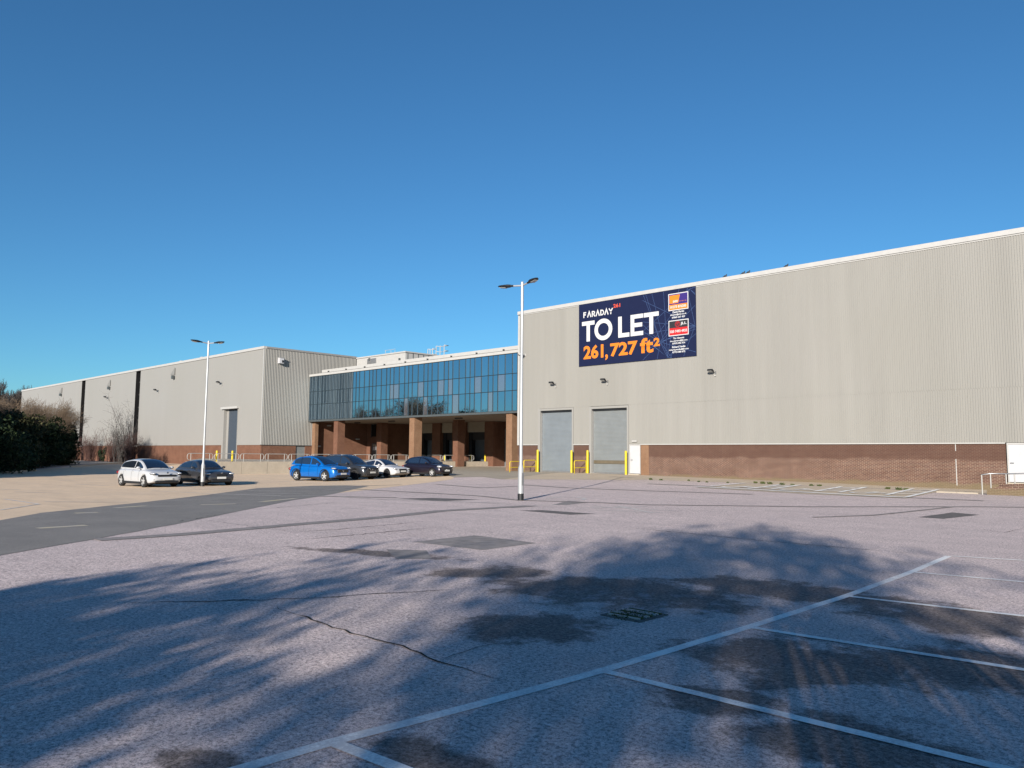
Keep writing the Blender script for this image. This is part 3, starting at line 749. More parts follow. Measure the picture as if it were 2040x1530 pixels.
for a, b in bays:
    part('header_panel', MB().box(a, b, YB-.1, YB+.1, zhd, ZS), MT['panel'], lk)
    dk = part('dock_door', MB().box(a+.5, b-.35, YB+.7, YB+.8, ZPL, ZPL+2.5), simple('dock_door_grey', (.1, .115, .13), .5, var=.1), lk)
    part('dock_seal', MB().box(a, a+.5, YB+.1, YB+.8, ZPL, zhd), MT['dark'], dk); part('dock_seal', MB().box(b-.35, b, YB+.1, YB+.8, ZPL, zhd), MT['dark'], dk)
    part('dock_curtain', MB().box(a+.5, b-.35, YB+.2, YB+.8, ZPL+2.5, zhd), MT['dark'], dk)
    part('dock_leveller', MB().box(a, b, YB-.3, YB+.7, ZPL-.12, ZPL+.02), MT['dark'], lk)
xa = bays[2][1]+1.15
part('return_wall', MB().box(xa, xa+.3, YB-.4, 66, -1.5, ZS), MT['brick_red'], lk)
part('back_wall', MB().box(xa+.3, XR0-.05, 65.5, 66, -1.5, ZS), MT['brick_red'], lk)
dz = onY(1002,917,59)
sdx = (xa+.3, XR0-1.5)
part('side_shutter', MB().box(xa+.35, xa+3.2, 64., 64.15, -.5, 4.6), simple('recess_shutter', (.2, .225, .24), .5, .1, var=.06), lk)
part('side_panel_wall', MB().box(xa+3.2, XR0-.06, 64., 64.3, -1.5, ZS), MT['brick_red'], lk)
for x, y in ((-79.5, 55.), (-72, 54.5), (-60, 54)):
    part('soffit_light', MB().bbox(x-.5, x+.5, y-.12, y+.12, ZS-.12, ZS, .03), MT['dark'], lk)
for (px, py) in ((655,848), (634,889), (712,875)):
    q = onX(px, py, XL1+.14); part('wall_light', MB().bbox(q.x, q.x+.14, q.y-.28, q.y+.28, q.z-.08, q.z+.08, .02), MT['trim'], lk)
# plant room on the roof
pr = thing('plant_room', 'white boxy plant room on the roof behind the glass front', 'plant room', (-77.9, 60, ZG[3]+.1))
part('wall', MB().box(XL1+.2, -72.91, 57., 63.7, ZG[3]+.13, 12.0+EYE), MT['trim'], pr)
part('roof_edge', MB().box(XL1+.2, -72.8, 56.9, 63.8, 12.0+EYE, 12.16+EYE), MT['trim'], pr)
q = onY(741,720,56.99); part('louvre', MB().box(q.x-.9, q.x+.9, 56.9, 56.99, q.z-.35, q.z+.35), MT['steel'], pr)
for px in (737, 797): 
    q = onY(px, 716, 56.99); part('roof_light', MB().bbox(q.x-.1, q.x+.1, 56.8, 56.99, q.z-.15, q.z+.15, .03), MT['fascia'], pr)
for k in range(8):
    y = 57.3+k*.8; part('side_rib', MB().box(-72.91, -72.87, y, y+.06, 10.2+EYE, 12.0+EYE), MT['fascia'], pr)
for px, w, top in ((857, 9, 695.5), (877, 16, 689.5)):                   # safety cages of the roof ladders
    a = onY(px-w/2, top, 64.5); b = onY(px+w/2, top, 64.5); zt = a.z; zb = ZG[3]+.14
    t = thing('ladder_cage', 'tall white hooped ladder cage on the office roof' if w > 12 else 'short white ladder cage on the office roof', 'ladder', ((a.x+b.x)/2, 64.5, zb))
    for x in (a.x, (a.x+b.x)/2, b.x):
        part('stile', MB().tube((x, 64.5, zb), (x, 64.5, zt), .045, n=6), MT['trim'], t)
    for z in (zt, zt-.7): part('hoop', MB().path([(a.x, 64.5, z), (a.x, 65.2, z), (b.x, 65.2, z), (b.x, 64.5, z)], .04, 6), MT['trim'], t)
    for k in range(7): part('rung', MB().tube((a.x, 64.5, zb+.3*k+.2), ((a.x+b.x)/2, 64.5, zb+.3*k+.2), .02, n=5), MT['trim'], t)
hr = thing('roof_handrail', 'thin white handrail above the plant room roof', 'handrail', onY(775,700,60.5)[:])
for px in (768, 779, 787):
    a = onY(px, 698, 60.5); part('post', MB().tube((a.x, 60.5, 12.1+EYE), (a.x, 60.5, a.z), .025, n=5), MT['trim'], hr)
a = onY(767, 698, 60.5); b = onY(788, 697, 60.5); part('top_rail', MB().tube((a.x, 60.5, a.z-.02), (b.x, 60.5, a.z-.02), .025, n=5), MT['trim'], hr)

# ------------------------------------------------------------------ loading dock platform
XD = -64.0
dock = thing('loading_dock', 'raised concrete loading dock with jointed wall panels behind the parked cars', 'loading dock', (XD, 40, -.2))
plan = [(XD-.16, 27.75), (XD-.16, 62.4), (XL1+.2, 62.4), (XL1+.2, YL-.2), (-98, YL-.2)]
mb = MB(); mb.prism([(x, y, -1.5) for x, y in plan], (0, 0, ZPL+1.5)); part('deck', mb, MT['dock'], dock)
y = 27.6; k = 0
while y < 62.3:
    w = 2.42; y1 = min(y+w, 62.4)
    if not (57.1 < y+w*.5 < 58.3 and False):
        part('wall_panel', MB().bbox(XD-.15, XD-.0+rnd.uniform(-.008, .008), y+.012, y1-.012, -1.2, ZPL+.012+rnd.uniform(-.006, .006), .012), MT['dock'], dock)
    y = y1
part('end_wall', MB().prism([(XD-.17, 27.6, -1.3), (XD-.17, 27.75, -1.3), (-98, YL-.2, -1.3), (-98, YL-.35, -1.3)], (0, 0, ZPL+1.31)), MT['dock'], dock)
def hoop(x, y0, y1, z0, z1, n=4, rad=.2):
    """rounded rectangle in the x = const plane"""
    pts = []
    for cy, cz, a0 in ((y1-rad, z1-rad, 0), (y0+rad, z1-rad, PI/2), (y0+rad, z0+rad, PI), (y1-rad, z0+rad, 1.5*PI)):
        for i in range(n+1):
            t = a0+PI/2*i/n; pts.append((x, cy+rad*math.cos(t), cz+rad*math.sin(t)))
    pts.append(pts[0]); return pts
proto = thing('guard_rail', 'galvanised hoop guard rail on the dock edge before the long warehouse', 'guard rail', (XD-.35, 28.9, ZPL), group='hoop rails along the dock edge')
part('hoop', MB().path(hoop(XD-.35, 27.8, 30.0, ZPL+.14, ZPL+.68), .027, 6), MT['rail'], proto)
for yy in (28.1, 29.7): part('post', MB().tube((XD-.35, yy, ZPL-.01), (XD-.35, yy, ZPL+.68), .027, n=6), MT['rail'], proto)
for i in range(1, 15):
    yy = 28.9+i*2.33
    if yy > 61.5: break
    if abs(yy-51.) < 1.2 or abs(yy-57.7) < 1.2: yy += .0
    c = copy_tree(proto); c.location = (XD-.35, yy, ZPL)
    if yy > 50: c['label'] = 'galvanised hoop guard rail on the dock edge between the brick columns under the office block'
    elif yy > 36: c['label'] = 'galvanised hoop guard rail on the dock edge behind the row of parked cars'

# ------------------------------------------------------------------ yellow bollards and hand rails
def bollard(x, y, zb, h, label, group=None, r=.075):
    t = thing('bollard', label, 'bollard', (x, y, zb), group=group)
    mb = MB(); mb.tube((x, y, zb-.05), (x, y, zb+h), r, n=14); part('post', mb, MT['yellow'], t)
    part('cap', MB().ell((x, y, zb+h), r, r, r*.55, 14, 6), MT['yellow'], t)
    part('base_plate', MB().box(x-r*1.5, x+r*1.5, y-r*1.5, y+r*1.5, zb-.01, zb+.015), MT['steel'], t)
for px, py, top, lb in ((1071,939,897,'yellow bollard at the left jamb of the blue-grey roller shutter'), (1138.5,941.5,898,'yellow bollard at the right jamb of the blue-grey roller shutter'),
                        (1170.5,942,898,'yellow bollard at the left jamb of the banded roller shutter'), (1247,944,899,'yellow bollard between the banded roller shutter and the white door')):
    g = onY(px, py, YR-.55); zb = G(g.x, g.y); h = onY(px, top, YR-.55).z-zb
    bollard(g.x, g.y, zb, h, lb, r=.09)
g = px2g(977, 928.5); bollard(g.x, g.y, g.z, 1.5, 'tall yellow bollard standing at the end of the dock rails', r=.12)
for px, lb in ((431.5, 'yellow bollard on the dock beside the pale jamb of the tall blue-grey door'), (462.5, 'yellow bollard on the dock before the middle of the tall blue-grey door')):
    p = onX(px, 919, XD-.6); bollard(XD-.6, p.y, ZPL, .9, lb, None, .09)
for px in (886, 938, 966.5, 838):
    p = onY(px, 915, YB-.5); bollard(p.x, YB-.5, ZPL, .75, 'short yellow bollard under the office block beside a dark dock opening', 'bollards in the dock recess', .1)
def yrail(a, b, h, label):
    A, B = Vector(a), Vector(b); t = thing('hand_rail', label, 'handrail', A[:])
    up = Vector((0, 0, h)); d = (B-A).normalized()
    part('frame', MB().path([A-Vector((0,0,.05)), A+up*.9, A+up*.97+d*.05, A+up+d*.12, B+up-d*.12, B+up*.97-d*.05, B+up*.9, B-Vector((0,0,.05))], .035, 8), MT['yellow'], t)
    part('mid_rail', MB().tube(A+up*.45, B+up*.45, .03, n=8), MT['yellow'], t)
def rail_px(a, top, b, lb):
    A, B = onY(a[0], a[1], 46.3), onY(b[0], b[1], YR-.3); h = onY(a[0], top, 46.3).z
    A.z, B.z = G(A.x, A.y), G(B.x, B.y); yrail(A, B, h-A.z, lb)
rail_px((1015.5,945.5), 919.5, (1039,942), 'yellow tubular hand rail beside the brick column under the office block')
rail_px((1043.5,942.5), 917, (1067.5,938.5), 'yellow tubular hand rail on the left of the blue-grey roller shutter')
rail_px((1144,944.5), 918, (1167.5,940.5), 'yellow tubular hand rail between the two roller shutters')

# ------------------------------------------------------------------ brick ramp with steel rails at the right
g0 = px2g(1966, 985.5); yw = g0.y
ramp = thing('brick_ramp', 'low brick access ramp below the white door at the wall end', 'ramp', g0[:])
mb = MB(); mb.prism([(g0.x, yw, -.6), (g0.x+9, yw, -.6), (g0.x+9, yw, .75), (g0.x+2.4, yw, .42), (g0.x+.5, yw, .36), (g0.x, yw, .22)], (0, .33, 0)); part('wall', mb, MT['brick'], ramp)
mb = MB(); mb.prism([(g0.x+.45, yw+.33, -.6), (g0.x+9, yw+.33, -.6), (g0.x+9, yw+.33, .5), (g0.x+2.4, yw+.33, .3), (g0.x+.45, yw+.33, .05)], (0, YR-yw-.4, 0)); part('slab', mb, MT['kerb'], ramp)
n = 0
x = g0.x+.5
while x < g0.x+9:                                                        # soldier course, brick by brick
    zt = .36+(x-g0.x-.5)*.035 if x < g0.x+2.4 else .42+(x-g0.x-2.4)*.05
    part('brick', MB().box(x+.006, x+.069, yw-.012, yw+.345, zt+.01, zt+.115), MT['brick'], ramp); x += .075
st = thing('steel_rail', 'galvanised steel rail on the brick access ramp', 'handrail', (g0.x, yw, 0))
tops = [(1956.5,946,983), (1974,943.5,971.5), (2005,944,970), (2022,945,968)]
pts = []
for i, (px, ty, by) in enumerate(tops):
    yy = yw-.1 if i == 0 else yw+.16
    b = onY(px, by, yy); t = onY(px-1.0, ty, yy); zz = G(b.x, yy)-.02 if i == 0 else b.z-.08
    part('post', MB().tube((t.x, yy, zz), (t.x, yy, t.z), .028, n=8), MT['rail'], st); pts.append((t.x, yy, t.z))
e = pts[-1]
part('top_rail', MB().path([pts[0], pts[1], pts[2], (e[0]+5, e[1], pts[2][2]+.25)], .03, 8), MT['steel'], st)
part('lower_rail', MB().tube((pts[2][0], pts[2][1], pts[2][2]-.62), (e[0]+5, e[1], e[2]-.5), .025, n=8), MT['steel'], st)
kb = kerb((g0.x-2.2, yw+.3), (g0.x+.4, yw+.25), .07, .2, .9, 'dock', 'short worn concrete kerb meeting the brick ramp')

# ------------------------------------------------------------------ lamp posts
def head(mb, lens, tip, root, w):
    pass
def lamp(px, py, h, arms, label, lens_r):
    g = px2g(px, py); t = thing('lamp_post', label, 'lamp post', g[:], group='twin-arm lamp posts in the car park')
    x, y, z = g
    part('base_section', MB().tube((x, y, z), (x, y, z+1.15), .105, n=16).tube((x, y, z+1.15), (x, y, z+1.3), .105, .062, n=16), MT['pole'], t)
    part('shaft', MB().tube((x, y, z+1.28), (x, y, z+h), .062, .045, n=14), MT['pole'], t)
    part('collar', MB().tube((x, y, z+h-.9), (x, y, z+h+.05), .055, n=12).ell((x, y, z+h+.05), .055, .055, .05, 12, 6), MT['pole'], t)
    part('foot_sleeve', MB().tube((x, y, z-.02), (x, y, z+.25), .112, n=16), MT['dark'], t)
    part('access_door', MB().box(x+.06, x+.112, y-.05, y+.05, z+.55, z+1.0), MT['steel'], t)
    for ang, sl in arms:
        d = Vector((math.cos(ang), math.sin(ang), 0)); s = Vector((-d.y, d.x, 0)); u = Vector((0, 0, 1))
        o = Vector((x, y, z+h-.06)); a = (d+u*sl).normalized(); nrm = a.cross(s) if (a.cross(s)).z > 0 else -a.cross(s)
        part('arm', MB().tube(o, o+a*.42, .032, n=10), MT['pole'], t)
        mb = MB()                                                         # lantern: flattened blade, broad in the middle
        prof = [(.36,.045,.04),(.46,.05,.045),(.52,.10,.06),(.64,.135,.07),(.80,.13,.055),(.93,.10,.04),(1.0,.04,.02)]
        v = []
        for L, w, th in prof:
            c = o+a*L
            for sy, sz in ((-1,-.35),(-.55,-.75),(.55,-.75),(1,-.35),(.75,.6),(0,1.),(-.75,.6)): v.append(c+s*(w*sy)+nrm*(th*sz))
        f = []
        for i in range(len(prof)-1):
            for k in range(7): f.append((i*7+k, i*7+(k+1) % 7, (i+1)*7+(k+1) % 7, (i+1)*7+k))
        f += [tuple(range(6, -1, -1)), tuple((len(prof)-1)*7+k for k in range(7))]
        mb.add(v, f); hd = part('lantern', mb, MT['dark'], t)
        c0 = o+a*.66; c1 = o+a*.92; lm = MB()
        lm.prism([c0+s*.085-nrm*.062, c0-s*.085-nrm*.062, c1-s*.07-nrm*.048, c1+s*.07-nrm*.048], -nrm*.012)
        part('lens', lm, MT['lens'], hd)
    return t
_lr = math.atan2(_r2[1], _r2[0])
lamp(1037.3, 997, 8.0, ((_lr+.0-1.0, .10), (_lr+PI-.45, .05)), 'nearer lamp post on the pink asphalt before the roller shutters', 0)
lamp(403, 969, 8.0, ((_lr+PI+.75, .10), (_lr-.25, .06)), 'lamp post beside the two cars parked on the tan concrete', 0)

# ------------------------------------------------------------------ lights, camera and boxes on the walls
def floodlight(p, label, group=None, s=1., face=-1):
    t = thing('floodlight', label, 'floodlight', p[:], group=group); x, y, z = p
    part('wall_bracket', MB().box(x+.12*s, x+.2*s, y-.03, y+.02, z-.18*s, z+.05*s).tube((x+.16*s, y, z-.02), (x, y-.45*s, z), .022*s, n=6), MT['steel'], t)
    b = MB(); b.prism([(x-.26*s, y-.28*s, z-.05*s), (x+.16*s, y-.28*s, z-.05*s), (x+.16*s, y-.62*s, z+.08*s), (x-.26*s, y-.62*s, z+.08*s)], (0, .05*s, .12*s)); h = part('housing', b, MT['dark'], t)
    l = MB(); l.prism([(x-.2*s, y-.33*s, z-.045*s), (x+.1*s, y-.33*s, z-.045*s), (x+.1*s, y-.58*s, z+.05*s), (x-.2*s, y-.58*s, z+.05*s)], (0, -.012, -.02)); part('lens', l, MT['lens'], h)
    f = MB()
    for k in range(4): f.box(x-.22*s+k*.1*s, x-.19*s+k*.1*s, y-.5*s, y-.3*s, z+.1*s, z+.2*s)
    part('cooling_fins', f, MT['dark'], h)
    part('junction_box', MB().box(x+.1*s, x+.2*s, y-.08, y-.02, z-.36*s, z-.24*s), MT['trim'], t)
for px, py, lb in ((1105,765,'floodlight on the wall above the blue-grey roller shutter'), (1208,759,'floodlight on the wall above the banded roller shutter'), (1422,741,'floodlight on the ribbed wall to the right of the letting board')):
    floodlight(onY(px, py, YR-.09), lb, s=.85)
for px, py in ((315,778), (215,792), (441,763)):
    floodlight(onY(px, py, YL-.09), 'small floodlight fixed to the long wall with the dark slots', 'floodlights on the long left wall', 1.0)
for px, py in ((346,746), (218,768), (122,782)):
    p = onY(px, py, YL-.08); t = thing('wall_bracket', 'grey triangular bracket high on the long wall with the dark slots', 'bracket', p[:], group='triangular brackets on the long left wall')
    part('gusset', MB().prism([(p.x-.9, p.y-.05, p.z), (p.x+.5, p.y-.05, p.z+.9), (p.x+.5, p.y-.05, p.z-.1)], (0, -.06, 0)), simple('pale_bracket', (.28, .275, .26), .6, var=.05), t)
    part('lamp', MB().bbox(p.x+.1, p.x+.5, p.y-.4, p.y-.05, p.z-.65, p.z-.2, .05), MT['fascia'], t)
# boxed unit on the side wall
a = onX(553, 713, XL1+.1); b = onX(561.5, 725, XL1+.1)
t = thing('extract_unit', 'white louvred extract box high on the ribbed side wall', 'vent', (a.x, a.y, b.z))
part('casing', MB().bbox(a.x, a.x+.52, a.y, b.y, b.z, a.z, .03), MT['white'], t)
part('louvre', MB().box(a.x+.52, a.x+.54, a.y+.3, b.y-.04, b.z+.1, a.z-.28), MT['dark'], t)
part('rain_hood', MB().box(a.x, a.x+.6, a.y-.05, b.y+.05, a.z, a.z+.03), MT['trim'], t)
p = onY(1046, 707, YR-.1)
t = thing('security_camera', 'white security camera on the corner of the ribbed warehouse wall', 'camera', p[:])
part('mount', MB().tube(p, p+Vector((0, -.35, 0)), .03, n=8).box(p.x-.1, p.x+.1, p.y-.02, p.y+.03, p.z-.1, p.z+.1), MT['trim'], t)
part('housing', MB().bbox(p.x-.16, p.x+.12, p.y-.6, p.y-.25, p.z-.07, p.z+.12, .03), MT['trim'], t)
part('dome', MB().ell((p.x-.2, p.y-.5, p.z-.02), .1, .1, .1, 10, 7), MT['dark'], t)

# ------------------------------------------------------------------ letting board
SX0, SX1, SZ0, SZ1 = -39.16, -28.53, 7.05+EYE, 12.04+EYE
YS = YR-.13
sg = thing('letting_board', 'large navy letting board with white and orange lettering high on the wall', 'sign', (SX0, YS, SZ0))
part('board', MB().box(SX0, SX1, YS-.02, YS+.03, SZ0, SZ1), MT['sign'], sg)
def lay(name, polys, mat, dy): 
    """flat print: polygons in (x, z), z measured from eye level"""
    mb = MB()
    for po in polys: mb.add([(x, YS-.02-dy, z+EYE) for x, z in po], [tuple(range(len(po)))])
    return part(name, mb, mat, sg)
def stroke(pts, w, closed=False):
    pts = [Vector((p[0], p[1])) for p in pts]; n = len(pts); out = []
    L, R = [], []
    for i in range(n):
        a = pts[i-1] if (i or closed) else None; b = pts[(i+1) % n] if (i < n-1 or closed) else None
        d1 = (pts[i]-a).normalized() if a is not None else None; d2 = (b-pts[i]).normalized() if b is not None else None
        d = ((d1 or d2)+(d2 or d1)); d = d.normalized() if d.length > 1e-6 else d1
        nn = Vector((-d.y, d.x)); c = nn.dot(Vector((-(d2 or d1).y, (d2 or d1).x))); k = w/2/max(.35, c)
        L.append(pts[i]+nn*k); R.append(pts[i]-nn*k)
    m = n if closed else n-1
    return [[tuple(L[i]), tuple(L[(i+1) % n]), tuple(R[(i+1) % n]), tuple(R[i])] for i in range(m)]
def arcp(cx, cz, rx, rz, a0, a1, n=18): return [(cx+rx*math.cos(math.radians(a0+(a1-a0)*i/n)), cz+rz*math.sin(math.radians(a0+(a1-a0)*i/n))) for i in range(n+1)]
H = 10.61; Bz = 8.99; w = .34
def glyph(polys, mat=MT['sign_w'], dy=.008): lay('letter', polys, mat, dy)
for x0, x1 in ((-38.84, -37.57), (-32.93, -31.61)):
    xm = (x0+x1)/2; glyph([[(x0, H), (x1, H), (x1, H-w*.95), (x0, H-w*.95)], [(xm-w/2, H-w*.95), (xm+w/2, H-w*.95), (xm+w/2, Bz), (xm-w/2, Bz)]])
glyph(stroke(arcp(-36.71, 9.8, .87-w/2, .85-w/2, 0, 354, 40), w, True))
glyph([[(-35.28, H), (-35.28+w, H), (-35.28+w, Bz), (-35.28, Bz)], [(-35.28+w, Bz+w*.95), (-34.24, Bz+w*.95), (-34.24, Bz), (-35.28+w, Bz)]])
glyph([[(-34.13, H), (-34.13+w, H), (-34.13+w, Bz), (-34.13, Bz)]] + [[(-34.13+w, z), (-32.99-e, z), (-32.99-e, z-w*.92), (-34.13+w, z-w*.92)] for z, e in ((H, 0), (9.8+w*.46, .08), (Bz+w*.92, 0))])
# FARADAY, open capital As
ah, az, fw = .46, 10.92, .1
def fx(k): return -38.7+k*.425
F_ = [(0, 'F'), (1, 'A'), (2, 'R'), (3, 'A'), (4, 'D'), (5, 'A'), (6, 'Y')]
for k, ch in F_:
    x = fx(k); zt = az+ah; W_ = .34; zz = az
    if ch == 'F': po = stroke([(x+fw/2, zz), (x+fw/2, zt)], fw)+stroke([(x+fw, zt-fw/2), (x+W_*.85, zt-fw/2)], fw)+stroke([(x+fw, zt-.22), (x+W_*.75, zt-.22)], fw)
    elif ch == 'A': po = stroke([(x-.0, zz), (x+W_/2, zt-.03), (x+W_, zz)], fw)
    elif ch == 'R': po = stroke([(x+fw/2, zz), (x+fw/2, zt)], fw)+stroke([(x+fw, zt-fw/2)]+arcp(x+W_*.5, zt-.14, .12, .14-fw/2, 90, -90, 8)+[(x+fw, zt-.28+fw/2)], fw*.9)+stroke([(x+W_*.45, zt-.24), (x+W_, zz)], fw)
    elif ch == 'D': po = stroke([(x+fw/2, zz), (x+fw/2, zt)], fw)+stroke([(x+fw, zt-fw/2)]+arcp(x+W_*.45, zz+ah/2, .17, ah/2-fw/2, 90, -90, 10)+[(x+fw, zz+fw/2)], fw*.9)
    else: po = stroke([(x-.0, zt), (x+W_/2, zz+ah*.45), (x+W_, zt)], fw)+stroke([(x+W_/2, zz), (x+W_/2, zz+ah*.48)], fw)
    glyph(po)
def text(s, x, z, size, mat, width=None, bold=.02, align='LEFT', dy=.008, name='lettering'):
    cu = bpy.data.curves.new('t', 'FONT'); cu.body = s; cu.size = 1; cu.align_x = 'LEFT'; cu.offset = bold; cu.resolution_u = 3
    ob = bpy.data.objects.new('t', cu); COL.objects.link(ob)
    me = bpy.data.meshes.new_from_object(ob.evaluated_get(bpy.context.evaluated_depsgraph_get()))
    bpy.data.objects.remove(ob); bpy.data.curves.remove(cu)
    co = np.array([v.co[:] for v in me.vertices]); x0, x1, y0, y1 = co[:, 0].min(), co[:, 0].max(), co[:, 1].min(), co[:, 1].max()
    sz = size/(y1-y0); sxx = sz if not width else width/(x1-x0)
    for v in me.vertices:
        X = (v.co.x-x0)*sxx; Z = (v.co.y-y0)*sz
        if align == 'CENTER': X -= (x1-x0)*sxx/2
        v.co = (x+X, YS-.02-dy, z+Z+EYE)
    me.name = name
    return part(name, me, mat, sg)
O = MT['sign_o']
text('261', -38.68, 7.58, 1.09, O, 1.98, .035)
text(',', -36.53, 7.36, .46, O, .26, .03)
text('727', -36.05, 7.58, 1.05, O, 2.55, .035)
text('ft', -33.28, 7.6, 1.14, O, 1.18, .035)
text('2', -32.08, 8.03, .63, O, .54, .045)
text('261', -35.74, 11.37, .3, MT['sign_c'], .66, .03)
R4 = lambda x0, x1, z0, z1: [[(x0, z0), (x1, z0), (x1, z1), (x0, z1)]]
# fine web of pale blue lines at the right of the board
lr = random.Random(3); web = []
hubs = [(-31.5, 8.3), (-29.0, 11.9), (-28.6, 9.2), (-30.9, 7.15)]
for k in range(46):
    hx, hz = lr.choice(hubs); a = lr.uniform(0, 2*PI); e = (hx+math.cos(a)*9, hz+math.sin(a)*9); q0 = Vector((hx, hz)); d = Vector((math.cos(a), math.sin(a))); L = 0
    while L < 5 and SX0+5.2 < hx+d.x*(L+.05) < SX1-.02 and SZ0-EYE+.02 < hz+d.y*(L+.05) < SZ1-EYE-.02 and not (hx+d.x*L < -33 and hz+d.y*L > 7.4): L += .05
    if L > .3: web += stroke([q0, q0+d*L], .018)
lay('line_web', web, MT['sign_b'], .003)
lay('agent_panel', R4(-30.78, -29.12, 10.5, 11.75), MT['sign_w'], .006)
lay('agent_panel', R4(-30.72, -29.18, 10.56, 11.69), MT['sign_v'], .010)
lay('panel_shape', [[(-30.68, 11.02), (-29.95, 11.02), (-29.8, 11.62), (-30.68, 11.62)]], O, .014)
lay('phone_band', R4(-30.72, -29.18, 10.56, 10.93), O, .014)
text('SHW', -30.38, 11.07, .17, MT['sign_w'], .42, .04, dy=.018)
text('MAKING PROPERTY WORK', -29.88, 11.1, .05, MT['sign_o'], .62, .01, dy=.018)
text('01273 876200', -29.95, 10.66, .19, MT['sign_w'], 1.32, .03, 'CENTER', dy=.018)
lay('agent_panel', R4(-30.78, -29.12, 8.64, 9.78), MT['sign_w'], .006)
lay('agent_panel', R4(-30.72, -29.18, 8.7, 9.72), MT['sign_k'], .010)
lay('phone_band', R4(-30.72, -29.18, 8.7, 9.22), MT['sign_r'], .014)
for k in range(4): lay('logo_ring', stroke(arcp(-30.02, 9.47, .2-.05*k, .2-.05*k, 20, 340 if k % 2 else 160, 14), .022), MT['sign_r'], .018)
lay('logo_ring', stroke(arcp(-30.02, 9.47, .2, .2, 0, 350, 20), .025, True), MT['sign_r'], .022)
text('JLL', -29.78, 9.35, .24, MT['sign_w'], .5, .025, dy=.018)
text('020 7493 4933', -29.95, 8.86, .2, MT['sign_w'], 1.4, .03, 'CENTER', dy=.018)
for s, z, h, wd_ in (('David Martin', 10.3, .15, .95), ('dmartin@shw.co.uk', 10.1, .15, 1.35), ('07860 207 453', 9.92, .13, 1.08), ('Tim Clement', 8.4, .13, .92), ('tim.clement@jll.com', 8.19, .14, 1.45),
                     ('07970 092 974', 8.02, .13, 1.06), ('Richard Yendle', 7.76, .14, 1.1), ('richard.yendle@jll.com', 7.55, .15, 1.62), ('07734 880 672', 7.39, .13, 1.06)):
    text(s, -29.95, z, h, MT['sign_w'], wd_, .035, 'CENTER')

